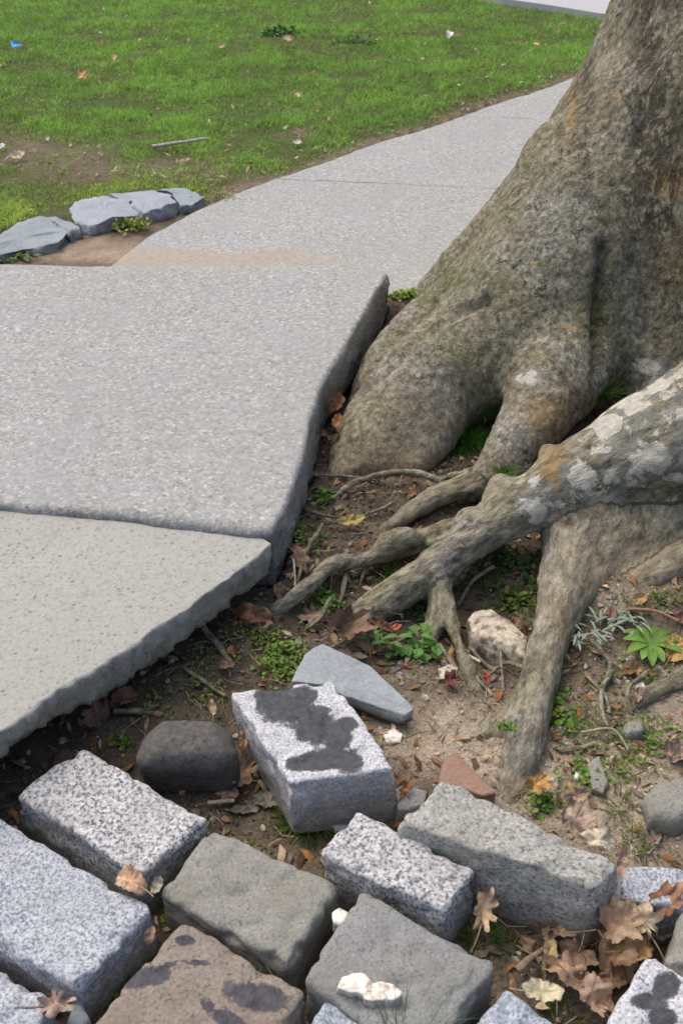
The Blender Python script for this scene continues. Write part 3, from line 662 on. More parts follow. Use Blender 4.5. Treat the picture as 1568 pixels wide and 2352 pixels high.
def pit(x, y, w_, dep):
    global disp
    vis = (N_[:, 1]*TV[:, 1] + N_[:, 0]*TV[:, 0] + N_[:, 2]*(TV[:, 2]-CAMZ)) < 0; rr = np.hypot(tdx-x, tdy-y)/w_
    disp += np.where(vis & (who > 0), dep*(.8*np.exp(-((rr-1.3)/.5)**2) - 1.6*np.exp(-(rr/.75)**2)), 0)
pit(1168, 1132, 13, .008); pit(1082, 1192, 12, .009); pit(1262, 1062, 15, .006); pit(1045, 1290, 10, .004)
groove([(1120, 690), (1060, 715), (1000, 745), (930, 800), (870, 860), (820, 900)], 11, .026)
groove([(1230, 380), (1260, 300), (1330, 190), (1385, 60), (1400, 0)], 8, .012)
groove([(1505, 100), (1480, 220), (1470, 330)], 10, .014)
groove([(1180, 480), (1230, 400), (1290, 290)], 7, .010)
TVd = TV + N_*disp[:, None]; N2 = vnormals(TVd, TF)
vis = np.einsum('ij,ij->i', N_, TV-np.array([0, 0, CAMZ])) < 0
pale = np.zeros(len(TV))
for (cx, cy, sx, sy, am) in [(1440, 920, 75, 42, 1), (1520, 890, 55, 40, .95), (1400, 975, 55, 34, 1), (1560, 950, 60, 30, .8), (1500, 1060, 90, 55, 1), (1580, 1040, 60, 60, .9), (1390, 1040, 60, 26, .7), (1330, 1095, 60, 35, .85),
                             (1230, 1170, 34, 44, .95), (1200, 1165, 20, 34, .7), (1215, 870, 40, 28, .85), (1190, 1000, 22, 22, .5), (1480, 840, 60, 20, .8), (1230, 1110, 50, 30, .6), (1420, 1090, 60, 30, .8), (1560, 1110, 50, 40, .8), (1330, 1200, 30, 40, .35), (1130, 598, 14, 10, .7), (960, 858, 9, 12, .7)]:
    pale = np.maximum(pale, am*blob(tdx, tdy, cx, cy, sx, sy))
pale = np.maximum(pale, (.26+.20*sstep(1250, 1450, tdx))*sstep(1150, 1260, tdx)*(who == 1)); pale *= vis*sstep(-.5, -.05, N_[:, 2])*.95
ochre = np.clip(blob(tdx, tdy, 1268, 1075, 26, 46)+.9*blob(tdx, tdy, 1540, 420, 60, 40)+.8*blob(tdx, tdy, 1310, 250, 14, 70)+.7*blob(tdx, tdy, 1250, 960, 60, 60)+.5*blob(tdx, tdy, 1545, 600, 50, 60)+.35*blob(tdx, tdy, 900, 1060, 140, 50), 0, 1)*vis
moss = np.clip(.9*blob(tdx, tdy, 1050, 640, 90, 40)+.6*blob(tdx, tdy, 1060, 800, 120, 80)+.7*blob(tdx, tdy, 1370, 720, 60, 120)+.6*blob(tdx, tdy, 1380, 1130, 140, 24)+.35*blob(tdx, tdy, 1180, 500, 200, 200), 0, 1)*vis
fissure = np.clip(blob(tdx, tdy, 1500, 180, 55, 330)+.8*blob(tdx, tdy, 1480, 440, 60, 110)+.6*blob(tdx, tdy, 1385, 700, 26, 160)+.6*blob(tdx, tdy, 1340, 180, 20, 200)+.5*blob(tdx, tdy, 1560, 500, 50, 300), 0, 1)*vis
earth = np.clip(1.1*blob(tdx, tdy, 1440, 1300, 120, 80)+.8*blob(tdx, tdy, 1180, 1820, 60, 60)+.35*blob(tdx, tdy, 1290, 1450, 90, 200)+.5*blob(tdx, tdy, 900, 1080, 160, 40)+.38*blob(tdx, tdy, 930, 930, 170, 130), 0, 1)*vis
tree = empty('plane_tree', (1.1, 3.15, .1))
tag(tree, 'large plane tree with flared grey brown trunk and spreading exposed roots beside the sidewalk', 'tree')
fw = who[TF[:, 0]]
nice = {'trunk': ('trunk', None), 'root_a': ('root', 'thick arching root with peeling cream bark patches'), 'root_b': ('root', 'root running from under the arching root down to the paving blocks'),
        'root_c': ('root', 'slender upper root just below the trunk flare'), 'root_d': ('root', 'gnarled root reaching towards the slab corner'), 'root_e': ('root', 'forked rootlet dropping from the arching root'),
        'root_f': ('root', 'thin brown root at the right in the dirt'), 'root_g': ('root', 'grey root half buried at the right')}
upv, upf = tube([(1.22, 3.21, 1.3), (1.25, 3.22, 1.7), (1.3, 3.25, 2.6), (1.33, 3.3, 4.2)], [.375, .355, .33, .30], 40, 3, .02)
for ni, name in enumerate(names):
    f = TF[fw == ni]
    if not len(f): continue
    us, inv = np.unique(f, return_inverse=True); f = inv.reshape(-1, 4)
    V = TVd[us]; nrm = N2[us]; at = {'grain': grain[us], 'pale': pale[us], 'plate': old[us], 'ochre': ochre[us], 'moss': moss[us], 'fissure': fissure[us], 'earth': earth[us]}
    if name == 'trunk':
        f = np.vstack([f, upf+len(V)]); k = len(upv); V = np.vstack([V, upv])
        ctr = np.column_stack([np.interp(upv[:, 2], [1.3, 4.2], [1.22, 1.33]), np.interp(upv[:, 2], [1.3, 4.2], [3.21, 3.3]), upv[:, 2]])
        un = upv-ctr; un /= np.linalg.norm(un, axis=1)[:, None]; nrm = np.vstack([nrm, un])
        at = {a: np.concatenate([b, upv*np.array([1, 1, .8]) if a == 'grain' else np.full(k, 1.0 if a == 'plate' else 0)]) for a, b in at.items()}
    o = mesh_np(nice[name][0], V, f, MAT['bark'], parent=tree, attrs=at, normals=nrm)
    if nice[name][1]: o['label'] = nice[name][1]
def zero_bark(V): return {'grain': V*np.array([.5, .5, 1]), **{k: np.zeros(len(V)) for k in ('pale', 'plate', 'ochre', 'moss', 'fissure', 'earth')}}
def rootlet(pts, label=None, k=8, wob=.004, seed=0):
    ch = smooth_chain([(*G(x, y, l), r) for x, y, l, r in pts], 5); V, F = tube(ch[:, :3], ch[:, 3], k, seed, wob)
    o = mesh_np('rootlet', V, F, MAT['bark'], parent=tree, attrs=zero_bark(V))
    if label: o['label'] = label
rootlet([(1010, 1128, .03, .008), (950, 1112, .035, .0085), (880, 1112, .03, .008), (820, 1122, .02, .008), (765, 1145, .0, .006)], 'smooth bent rootlet in front of the trunk flare')
rootlet([(870, 1110, .01, .003), (780, 1104, .015, .003), (700, 1098, .01, .002)])
rootlet([(800, 1310, .02, .006), (790, 1350, .01, .006), (780, 1390, .0, .004)])
rootlet([(905, 1255, .04, .008), (850, 1310, .02, .006), (815, 1325, .0, .005)])
rootlet([(1100, 1290, .05, .006), (1050, 1340, .02, .005), (1020, 1350, .01, .004)])
for k_, pts_ in enumerate([[(870, 1285, .04), (840, 1320, .03), (825, 1350, 0)], [(930, 1270, .04), (890, 1290, .03), (850, 1300, .01)], [(800, 1300, .04), (765, 1330, .02), (755, 1370, 0)], [(760, 1400, .03), (730, 1440, .02), (700, 1450, 0)],
    [(1000, 1440, .03), (950, 1470, .02), (905, 1480, 0)], [(1060, 1500, .02), (1090, 1560, .015), (1130, 1600, 0)], [(1350, 1490, .03), (1395, 1540, .02), (1380, 1600, 0)], [(1400, 1560, .02), (1375, 1620, .01), (1410, 1700, 0)],
    [(690, 1180, .02), (740, 1200, .02), (790, 1190, 0)], [(900, 1170, .02), (860, 1190, .02), (800, 1195, 0)], [(1130, 1340, .05), (1080, 1360, .03), (1050, 1400, .01)], [(1480, 1560, .02), (1440, 1600, .02), (1450, 1640, 0)],
    [(830, 1445, .03), (800, 1480, .02), (760, 1490, 0)], [(1200, 1560, .03), (1160, 1540, .02), (1120, 1560, .01)]]):
    rootlet([(x_, y_, l_, .0055-.0012*q_) for q_, (x_, y_, l_) in enumerate(pts_)], seed=k_)
rootlet([(1140, 1490, .05, .003), (1148, 1550, .03, .003), (1155, 1590, .0, .003)])
rootlet([(1010, 1490, .01, .006), (1040, 1530, .005, .006), (1065, 1565, .0, .005)])
rootlet([(1080, 1500, .015, .006), (1110, 1530, .01, .005), (1150, 1545, .0, .005)])
rootlet([(455, 1440, .02, .006), (490, 1480, .015, .007), (530, 1520, .0, .005)])
rootlet([(260, 1645, .01, .006), (330, 1640, .01, .006), (400, 1652, .0, .004)])
rootlet([(420, 1540, .01, .004), (470, 1575, .01, .005), (520, 1600, .0, .004)])
rootlet([(1340, 1560, .02, .004), (1380, 1600, .01, .004), (1400, 1640, .0, .003)])
rootlet([(1360, 1720, .01, .005), (1300, 1730, .01, .005), (1270, 1720, .0, .004)])
rootlet([(740, 1230, .03, .006), (700, 1290, .02, .005), (675, 1390, .01, .004)])

# ------------------------------------------------------------ paving blocks
def setts(name, mat, tops, thick, label, z=.07, zz=None, **kw):
    zz = zz or [z]*4; T = [P(x, y, k) for (x, y), k in zip(tops, zz)]
    o = block(name, MAT[mat], T, thick, **kw); return tag(o, label, 'paving block')
setts('paving_block', 'granite_coarse', [(200, 1712), (474, 1882), (322, 2012), (32, 1822)], .14, 'speckled white granite block with chipped near edge, left of the round dark stone', z=.08, amp=.007, r=.010, seed=1, dirt0=.45)
setts('paving_block', 'granite_light', [(-95, 1822), (356, 2084), (172, 2275), (-120, 2090)], .13, 'long pale blue granite block running off the left edge of the photo', z=.075, amp=.006, r=.012, seed=2)
setts('paving_block', 'granite_light', [(-90, 2172), (115, 2284), (70, 2450), (-130, 2400)], .12, 'pale granite block cut off by the bottom left corner', z=.06, amp=.006, r=.012, seed=3)
setts('paving_block', 'olive_stone', [(488, 1898), (782, 2026), (664, 2220), (362, 2046)], .13, 'smooth olive grey block in the middle of the paving', z=.07, amp=.004, r=.012, seed=4)
setts('paving_block', 'brown_stone', [(418, 2110), (706, 2278), (540, 2540), (165, 2400)], .13, 'brown block with purplish dark stains at the bottom', z=.07, amp=.005, r=.013, seed=5,
      stain=[(330, 2245, 60, 22, -.2), (590, 2290, 70, 34, .25), (480, 2310, 26, 12, .7), (520, 2340, 42, 18, .3), (425, 2160, 22, 12, 0), (450, 2210, 36, 8, .1), (390, 2215, 16, 6, 0)])
setts('paving_block', 'granite_coarse', [(822, 1860), (1098, 1996), (1022, 2096), (736, 1958)], .13, 'small speckled granite block against the big tilted block', z=.09, amp=.006, r=.010, seed=6, dirt0=.40)
setts('paving_block', 'tan_granite', [(1022, 1790), (1422, 1980), (1366, 2036), (908, 1886)], .19, 'big tilted tan granite block showing its rough front face', zz=[.135, .125, .13, .125], amp=.008, r=.010, seed=7, dirt0=.15, lean=(0, .10))
setts('paving_block', 'grey_stone', [(826, 2036), (1142, 2214), (975, 2440), (694, 2250)], .13, 'mid grey block with a pale crumbly lump lying on it', z=.075, amp=.004, r=.012, seed=8, dirt0=.40)
setts('paving_block', 'granite_blue', [(764, 2268), (950, 2365), (870, 2500), (680, 2385)], .12, 'blue grey granite block at the bottom below the crumbly lump', z=.06, amp=.006, r=.010, seed=9)
setts('paving_block', 'granite_blue', [(1158, 2262), (1300, 2372), (1215, 2510), (1065, 2385)], .12, 'pale blue block at the bottom beside a yellow leaf', z=.06, amp=.006, r=.010, seed=10)
setts('paving_block', 'blotched_granite', [(1492, 2190), (1650, 2290), (1560, 2490), (1360, 2420)], .14, 'blue white block with a dark blotch in the bottom right corner', zz=[.10, .09, .06, .06], amp=.006, r=.009, seed=11,
      stain=[(1530, 2265, 30, 36, .3), (1490, 2300, 44, 20, .1), (1520, 2335, 34, 22, 0)])
setts('paving_block', 'granite_light', [(1432, 1978), (1640, 1996), (1620, 2096), (1424, 2058)], .13, 'grey granite block at the right edge behind the brown leaves', z=.07, amp=.006, r=.009, seed=12, dirt0=.45)
setts('paving_block', 'olive_stone', [(1572, 2050), (1720, 2120), (1680, 2290), (1528, 2212)], .13, 'rounded olive block cut by the right edge above the blotched block', z=.08, amp=.006, r=.022, seed=13)
setts('paving_block', 'blotched_granite', [(528, 1584), (762, 1556), (908, 1764), (660, 1796)], .14, 'white granite block with big black blotch, perched beside the slate', zz=[.12, .13, .13, .125], amp=.005, r=.006, seed=14, dirt0=.5, n=44,
      stain=[(652, 1625, 62, 40, .2), (630, 1595, 46, 22, 0), (700, 1600, 30, 22, 0), (720, 1665, 44, 46, .6), (775, 1690, 34, 36, .4), (750, 1745, 80, 24, -.1), (800, 1750, 34, 26, 0), (800, 1660, 22, 13, .3), (680, 1755, 26, 14, 0)])
o = block('rounded_stone', MAT['basalt'], [P(345, 1636, .125), P(518, 1640, .12), P(562, 1752, .10), P(296, 1752, .10)], .15, r=.040, n=30, amp=.006, seed=20, dirt0=.0, fine=.0006, chip=0)
tag(o, 'smooth dark rounded stone between the speckled block and the blotched block', 'stone')

def stone(name, mat, pts, z, thick, label, cat='stone', **kw):
    zz = z if isinstance(z, (list, tuple)) else [z]*len(pts)
    if name == 'stone_chip' and pts[0][1] < 1800:
        g_ = G(np.mean([p[0] for p in pts]), np.mean([p[1] for p in pts]))[2]; zz = [g_+min(.014, thick*.5)]*len(pts)
    o = poly_stone(name, MAT[mat], [P(x, y, k) for (x, y), k in zip(pts, zz)], thick, **kw); return tag(o, label, cat)
stone('slate_piece', 'slate', [(668, 1565), (700, 1500), (738, 1476), (800, 1505), (855, 1534), (905, 1580), (950, 1628), (930, 1642), (860, 1622), (785, 1596), (760, 1575)], [.05, .06, .065, .065, .06, .05, .04, .035, .04, .05, .05], .03, 'flat blue grey slate piece lying behind the blotched block', n=110, r=.003, amp=.002, seed=31, sider=.003)
stone('red_stone', 'red_stone', [(1003, 1800), (1015, 1755), (1040, 1722), (1060, 1735), (1100, 1778), (1136, 1818), (1110, 1826), (1050, 1806)], .055, .06, 'rust red wedge of stone behind the big tilted block', n=70, r=.006, amp=.002, seed=32)
stone('stone_chip', 'grey_stone', [(906, 1810), (925, 1796), (985, 1818), (975, 1850), (915, 1858)], .03, .05, 'flat grey stone chip wedged right of the blotched block', n=50, r=.004, seed=33)
stone('stone_chip', 'slate', [(778, 1846), (806, 1880), (800, 1905), (768, 1908), (760, 1880)], .0, .04, 'small grey shard by the grass tuft', n=40, r=.003, seed=34)
stone('rock', 'pale_rock', [(1072, 1420), (1085, 1402), (1125, 1400), (1175, 1428), (1212, 1470), (1205, 1520), (1160, 1500), (1120, 1475), (1090, 1462)], [.03]*9, .07, 'cream mottled rock between the forked rootlet and the long root', n=70, r=.012, amp=.008, seed=35, dome=.012)
stone('rock', 'olive_stone', [(1470, 1835), (1500, 1798), (1560, 1782), (1620, 1800), (1640, 1870), (1560, 1890), (1490, 1880)], .03, .06, 'half buried olive grey rock at the right edge in the dirt', n=70, r=.02, amp=.006, seed=36, dome=.012)
stone('stone_chip', 'white_chip', [(880, 1680), (905, 1670), (926, 1684), (918, 1702), (885, 1700)], .025, .015, 'white chip of stone on the bare dirt right of the blotched block', n=36, r=.004, seed=37, dome=.002)
stone('stone_chip', 'pale_rock', [(1072, 1478), (1095, 1472), (1106, 1490), (1090, 1502), (1070, 1496)], .01, .02, 'little tan stone below the cream rock', n=30, r=.005, seed=38)
stone('stone_chip', 'white_chip', [(762, 2095), (780, 2085), (798, 2098), (785, 2125), (764, 2120)], .06, .03, 'white pebble between the olive block and the mid grey block', n=36, r=.006, seed=39, dome=.003)
stone('stone_chip', 'white_chip', [(1318, 1770), (1335, 1766), (1346, 1778), (1332, 1790), (1316, 1784)], .03, .02, 'pale pebble among small weeds at the right', n=30, r=.005, seed=40, dome=.003)
stone('stone_chip', 'white_chip', [(1456, 1565), (1475, 1562), (1480, 1580), (1462, 1588)], .05, .02, 'pinkish white pebble under the rosette weed', n=30, r=.005, seed=41, dome=.003)
stone('stone_chip', 'pale_rock', [(1005, 1535), (1030, 1520), (1055, 1530), (1045, 1555), (1012, 1560)], .02, .03, 'grey tan pebble beside the dark red leaf', n=36, r=.006, seed=42, dome=.003)
stone('stone_chip', 'olive_stone', [(1345, 1750), (1375, 1735), (1395, 1790), (1385, 1825), (1360, 1810)], .035, .03, 'narrow greenish stone right of the long root', n=40, r=.005, seed=43)
stone('stone_chip', 'olive_stone', [(1430, 1655), (1470, 1650), (1480, 1675), (1440, 1685)], .03, .03, 'small olive stone below the thin brown root', n=40, r=.006, seed=44)
stone('stone_chip', 'slate', [(165, 2300), (190, 2298), (205, 2340), (180, 2370), (150, 2350)], .03, .04, 'greenish grey pebble beside the dried pink leaf', n=40, r=.01, seed=45, dome=.004)
stone('crumbly_lump', 'white_chip', [(778, 2250), (800, 2236), (850, 2246), (905, 2262), (924, 2280), (905, 2302), (850, 2296), (800, 2282), (772, 2272)], .092, .022, 'pale crumbly lump lying on the mid grey block', 'lump', n=80, r=.004, amp=.006, outl=.006, outs=40, seed=46)
# kerb stones at the lawn edge
def kerb(mat, pts, z, label, th=.09, seed=0, **kw):
    stone('edging_stone', mat, pts, z, th, label, 'edging stone', n=90, r=.004, amp=.010, outl=.012, outs=16, seed=seed, sider=.014, **kw)
kerb('kerb_dark', [(-90, 600), (-20, 545), (20, 530), (55, 508), (95, 498), (135, 506), (178, 520), (128, 556), (60, 570), (0, 580)], .166, 'dark split edging stone cut by the left edge', seed=51)
kerb('kerb_dark', [(92, 494), (125, 492), (172, 512), (182, 522), (158, 528), (130, 508)], .172, 'narrow dark shard wedged between two edging stones', seed=52)
kerb('kerb_slate', [(162, 476), (180, 462), (245, 446), (292, 462), (322, 492), (270, 502), (225, 512), (190, 510), (166, 502)], .180, 'pale thick edging stone, largest of the row by the lawn', .14, seed=53)
kerb('kerb_slate', [(252, 444), (300, 438), (358, 434), (395, 448), (408, 464), (372, 476), (326, 490), (298, 462)], .176, 'pale edging stone right of the largest one', .13, seed=54)
kerb('kerb_dark', [(362, 434), (400, 432), (450, 440), (470, 452), (440, 466), (412, 472), (396, 446)], .168, 'small dark edging stone at the right end of the row', .12, seed=55)

# ------------------------------------------------------------ leaves
def leaf_mesh(kind, size, seed):
    rs = np.random.default_rng(seed); n = 72; a = np.linspace(-np.pi, np.pi, n, endpoint=False)
    if kind == 'oak':
        r = .55+.33*np.abs(np.cos(a*.5))**.5 + 0*a; r = r*(1-(.40+.14*np.sin(a+rs.uniform(0, 6)))*np.abs(np.sin(a*3.5+.35*np.sin(a+rs.uniform(0, 6))))**2.2*(np.abs(a) > .25)); sx, sy = 1.0, .62
    elif kind == 'maple':
        aa = np.degrees(np.abs(a)); r = np.interp(aa, [0, 12, 24, 36, 48, 58, 72, 86, 104, 125, 150, 168, 180], [1.0, .84, .62, .74, .90, .76, .56, .58, .70, .54, .46, .34, .20])
        r = r*(1+.05*np.cos(a*23))*(1+.10*np.sin(a*2+rs.uniform(0, 6))); sx, sy = 1, rs.uniform(.75, 1)
    elif kind == 'long':
        r = .9/np.sqrt(np.cos(a)**2+(np.sin(a)/.36)**2); sx, sy = 1, 1
    else:
        r = .9/np.sqrt(np.cos(a)**2+(np.sin(a)/.6)**2)*(1+.05*np.cos(a*11)); sx, sy = 1, 1
    r = r*(1+.12*rs.normal()*np.cos(a+rs.uniform(0, 6))+.08*rs.normal()*np.cos(2*a+rs.uniform(0, 6)))
    ring = [np.zeros((1, 2))]
    for s in (.3, .6, .85, 1):
        rr = r*s if s > .6 else (r*.5+r.mean()*.5)*s
        ring.append(np.stack([np.cos(a)*rr*sx, np.sin(a)*rr*sy], -1))
    p = np.concatenate(ring)*size/2
    i = np.arange(n); j = (i+1) % n; tri = np.stack([np.zeros(n, int), 1+i, 1+j], -1)
    qd = np.concatenate([np.stack([1+k*n+i, 1+(k+1)*n+i, 1+(k+1)*n+j, 1+k*n+j], -1) for k in range(3)])
    return p, tri, qd, np.concatenate([[0], np.repeat([.3, .6, .85, 1], n)])
def leaf(dx, dy, kind, size, col, label, rot=None, tilt=(0, 0), curl=.5, lift=.008, z=None, name='fallen_leaf', cat='leaf', stem=True, group=None, seed=None):
    if name == 'fallen_leaf' and dy > 600: g_ = sum(col)/3; col = tuple(.80*(q_*.82+g_*.18) for q_ in col); size *= .90
    seed = int(seed if seed is not None else dx*7+dy); rs = np.random.default_rng(seed)
    p, tri, qd, rr = leaf_mesh(kind, size, seed); rot = rs.uniform(0, 6.28) if rot is None else math.radians(rot)
    x, y = p[:, 0], p[:, 1]; L = size/2
    z_ = curl*((y/L)**2*L*1.0) + curl*.35*L*(x/L)**2*rs.choice([-1, 1]) - .10*L*np.exp(-(y/(L*.08))**2)
    zz = np.stack([x, y, 0*x], -1); z_ = z_ + L*(.42*curl+.06)*pn(zz, 1.8/L, seed % 97) + L*.14*pn(zz, 4.5/L, seed % 89)
    V = np.stack([x, y, z_], -1); V[:, :2] += (L*.07*np.stack([pn(zz, 6/L, seed % 61), pn(zz, 6/L, seed % 53)], -1)); k0 = len(V); F4 = qd; C0 = np.tile(np.array(col), (len(V), 1))
    C0 = C0*(1 + .35*pn(zz, 3/L, seed % 71))[:, None]
    C0 = C0*(1+.3*np.exp(-(y/(L*.05))**2))[:, None]; C0 = C0*np.where(rr > .9, .8, 1)[:, None]
    if stem:
        sv, sf = tube(np.stack([np.linspace(-L*.5, -L*1.55, 5), .12*L*np.linspace(0, 1, 5)**2, L*.1*np.sin(np.linspace(0, 2, 5))], -1), np.linspace(.0016, .001, 5), 4)
        F4 = np.vstack([F4, sf+k0]); V = np.vstack([V, sv]); C0 = np.vstack([C0, np.tile(np.array(col)*.7, (len(sv), 1))])
    ca, sa = math.cos(rot), math.sin(rot); R = np.array([[ca, -sa, 0], [sa, ca, 0], [0, 0, 1]])
    tx, ty = math.radians(tilt[0]), math.radians(tilt[1])
    Rx = np.array([[1, 0, 0], [0, math.cos(tx), -math.sin(tx)], [0, math.sin(tx), math.cos(tx)]]); Ry = np.array([[math.cos(ty), 0, math.sin(ty)], [0, 1, 0], [-math.sin(ty), 0, math.cos(ty)]])
    V = V @ (Rx @ Ry @ R).T
    c = P(dx, dy, z) if z is not None else G(dx, dy); c = c.copy(); c[2] += lift - (np.quantile(V[:, 2], .25))
    o = mesh_np(name, V + c, [F4, tri], MAT['leaf'], col=C0)
    return tag(o, label, cat, group)
TAN = (.50, .33, .18); PALE = (.66, .54, .34); BRN = (.24, .125, .065); RUST = (.36, .15, .05); ORG = (.55, .22, .05); YEL = (.50, .38, .09); CRM = (.72, .62, .42); GRY = (.33, .28, .22); DRK = (.13, .075, .045); PNK = (.50, .34, .26)
leaf(300, 2032, 'any', .075, (.66, .42, .24), 'peach coloured leaf bridging the gap between the two left granite blocks', 150, (12, -8), .8, z=.082)
leaf(362, 2042, 'any', .035, CRM, 'small cream leaf standing beside the peach coloured leaf', 70, (50, 10), .6, z=.07, stem=False)
leaf(560, 1800, 'oak', .105, (.52, .32, .17), 'tan lobed leaf curled beside the dark rounded stone', 60, (18, 8), .9, lift=.02)
leaf(530, 1820, 'maple', .075, (.50, .32, .20), 'flat tan leaf under the curled lobed leaf', 200, (8, 0), .5, lift=.012)
leaf(566, 1738, 'any', .045, (.46, .27, .13), 'small brown leaf high between the rounded stone and the blotched block', 80, (35, 0), .8, lift=.05)
leaf(620, 1845, 'any', .07, GRY, 'dull grey dry leaf in front of the blotched block', 10, (5, 0), .6)
leaf(560, 1868, 'long', .07, (.28, .23, .17), 'flat grey brown leaf at the far side of the olive block', 5, (0, 0), .3)
leaf(685, 1300, 'oak', .10, (.44, .25, .14), 'brown lobed leaf by the corner of the lifted slab', -60, (20, 8), .9, lift=.02)
leaf(800, 1214, 'long', .085, YEL, 'narrow yellow leaf lying behind the gnarled root', 8, (25, 0), .4, lift=.02)
leaf(575, 1428, 'long', .12, (.30, .13, .06), 'long reddish brown curled leaf below the front slab', -10, (35, 0), 1.3, lift=.02)
leaf(590, 1442, 'long', .09, (.42, .26, .15), 'pale brown strip of leaf under the reddish curled leaf', -3, (10, 0), .6)
leaf(790, 1465, 'maple', .12, (.30, .18, .10), 'large crumpled brown leaf beside the slate piece', 30, (35, 15), 1.3, lift=.025)
leaf(835, 1478, 'any', .085, (.34, .19, .10), 'folded brown leaf right of the large crumpled leaf', 110, (30, -25), 1.2, lift=.02)
leaf(860, 1500, 'oak', .06, (.45, .28, .10), 'small yellowish leaf above the slate piece', 10, (15, 0), .7)
leaf(905, 1458, 'any', .03, (.62, .17, .05), 'tiny orange leaf above the slate piece', 20, (20, 0), .7, lift=.02, stem=False)
leaf(720, 1425, 'maple', .085, (.36, .25, .16), 'grey brown leaf below the gnarled root tip', 140, (20, 0), 1)
leaf(778, 935, 'any', .07, (.33, .14, .05), 'rusty leaf in the crack beside the lifted slab', 60, (35, 20), .9, z=.15)
leaf(772, 975, 'any', .05, (.60, .25, .06), 'bright orange leaf low in the crack beside the lifted slab', 70, (45, 20), .7, z=.14, stem=False)
leaf(752, 1005, 'any', .06, DRK, 'dark brown leaf at the bottom of the crack beside the slab', 10, (30, 20), .9, z=.12)
leaf(1112, 2105, 'oak', .10, (.60, .41, .24), 'tan lobed leaf propped in front of the big tilted block', 70, (30, 10), 1.0, z=.03)
leaf(1345, 2105, 'maple', .09, (.60, .42, .24), 'tan leaf leaning on the front face of the big tilted block', 80, (50, 5), .8, z=.03)
leaf(1300, 2140, 'any', .06, (.42, .27, .14), 'olive brown leaf left of the leaning tan leaf', 10, (20, 5), .8, z=.0)
leaf(1405, 2140, 'maple', .12, (.50, .33, .19), 'broad brown leaf on top of the leaf heap', 10, (22, -8), 1.0, z=.03)
leaf(1470, 2120, 'oak', .10, (.64, .48, .28), 'cream lobed leaf at the right of the leaf heap', 120, (30, 10), 1.1, z=.045)
leaf(1520, 2085, 'maple', .10, (.42, .20, .09), 'rusty brown leaf lying against the right granite block', 40, (45, -12), .9, z=.05)
leaf(1400, 2200, 'maple', .12, (.44, .26, .14), 'crumpled brown leaf in the middle of the leaf heap', 80, (12, 10), 1.3, z=.01)
leaf(1455, 2190, 'any', .08, (.50, .30, .10), 'ochre leaf just behind the blotched corner block', 10, (25, 0), 1, z=.02)
leaf(1300, 2245, 'oak', .12, (.46, .28, .17), 'large lobed brown leaf at the near side of the heap', -20, (12, 5), 1.0, z=.0)
leaf(1355, 2285, 'maple', .10, (.50, .33, .21), 'curled leaf touching the blotched corner block', -35, (22, 0), 1.2, z=.005)
leaf(1260, 2215, 'long', .08, (.50, .40, .18), 'yellow brown leaf left of the heap', 80, (10, 0), .9, z=-.01)
leaf(1245, 2285, 'any', .07, (.66, .57, .34), 'pale yellow leaf lying on the bottom blue block', 0, (6, 0), .5, z=.066)
leaf(1372, 1938, 'any', .07, CRM, 'cream leaf behind the right end of the big tilted block', 165, (20, 10), 1, z=.10)
leaf(1315, 1895, 'maple', .10, (.46, .32, .22), 'large dull brown leaf behind the big tilted block', 50, (30, 0), 1.0, z=.07)
leaf(1225, 1832, 'maple', .07, (.55, .30, .07), 'orange brown leaf at the foot of the long root', 30, (25, 0), 1.0, lift=.03)
leaf(1252, 1822, 'any', .035, CRM, 'tiny cream leaf at the foot of the long root', 60, (40, 0), .7, lift=.03, stem=False)
leaf(1425, 1985, 'long', .055, (.50, .30, .20), 'pinkish leaf edge between the two right granite blocks', 80, (45, 0), .6, z=.11, stem=False)
leaf(132, 2312, 'oak', .085, PNK, 'dried pinkish leaf between the bottom left blocks', 10, (15, 0), 1.3, z=.05)
leaf(1030, 1578, 'maple', .055, (.24, .07, .065), 'dark red leaf beside the forked rootlet', 10, (25, 0), .7, lift=.02)
leaf(1116, 1570, 'any', .03, (.45, .09, .04), 'tiny scarlet leaf right of the forked rootlet', 100, (30, 0), .5, lift=.02, stem=False)
leaf(927, 1852, 'oak', .05, (.50, .20, .05), 'orange leaf wedged between blotched block and speckled block', 60, (40, 0), 1, lift=.04)
leaf(232, 1672, 'maple', .085, (.28, .15, .09), 'brown leaf on the dark soil under the front slab, nearer the camera', 110, (30, 0), 1.2, lift=.02)
leaf(290, 1620, 'any', .07, (.34, .17, .08), 'rust brown leaf on the dark soil under the front slab, farther back', 30, (20, 0), 1.0, lift=.015)
leaf(490, 1650, 'long', .05, (.48, .34, .20), 'short tan leaf behind the dark rounded stone', 100, (25, 0), .6, lift=.03)
leaf(1540, 1742, 'maple', .07, (.40, .26, .20), 'pinkish brown leaf above the half buried rock', 10, (12, 0), .8)
leaf(1466, 1392, 'any', .045, (.60, .36, .10), 'orange yellow leaf above the rosette weed', 40, (30, 0), .7, lift=.02, stem=False)
leaf(1545, 1500, 'any', .085, (.58, .36, .08), 'large ochre leaf under the rosette weed', 60, (20, 0), .5, lift=.012)
leaf(1450, 1545, 'any', .055, (.44, .22, .11), 'brown leaf left of the rosette weed', 10, (15, 0), .8)
leaf(945, 1140, 'oak', .06, (.38, .19, .10), 'red brown leaf behind the slender upper root', 70, (20, 0), 1)
leaf(870, 1450, 'any', .05, (.20, .10, .05), 'dark brown leaf at the tip of the arching root', 160, (30, 0), 1.1, lift=.02)
leaf(1270, 1650, 'any', .03, (.50, .25, .08), 'small amber leaf beside the long root', 20, (15, 0), .8, stem=False)
leaf(1500, 1930, 'any', .045, (.36, .26, .2), 'dull leaf in the dirt behind the right granite block', 50, (10, 0), .7)
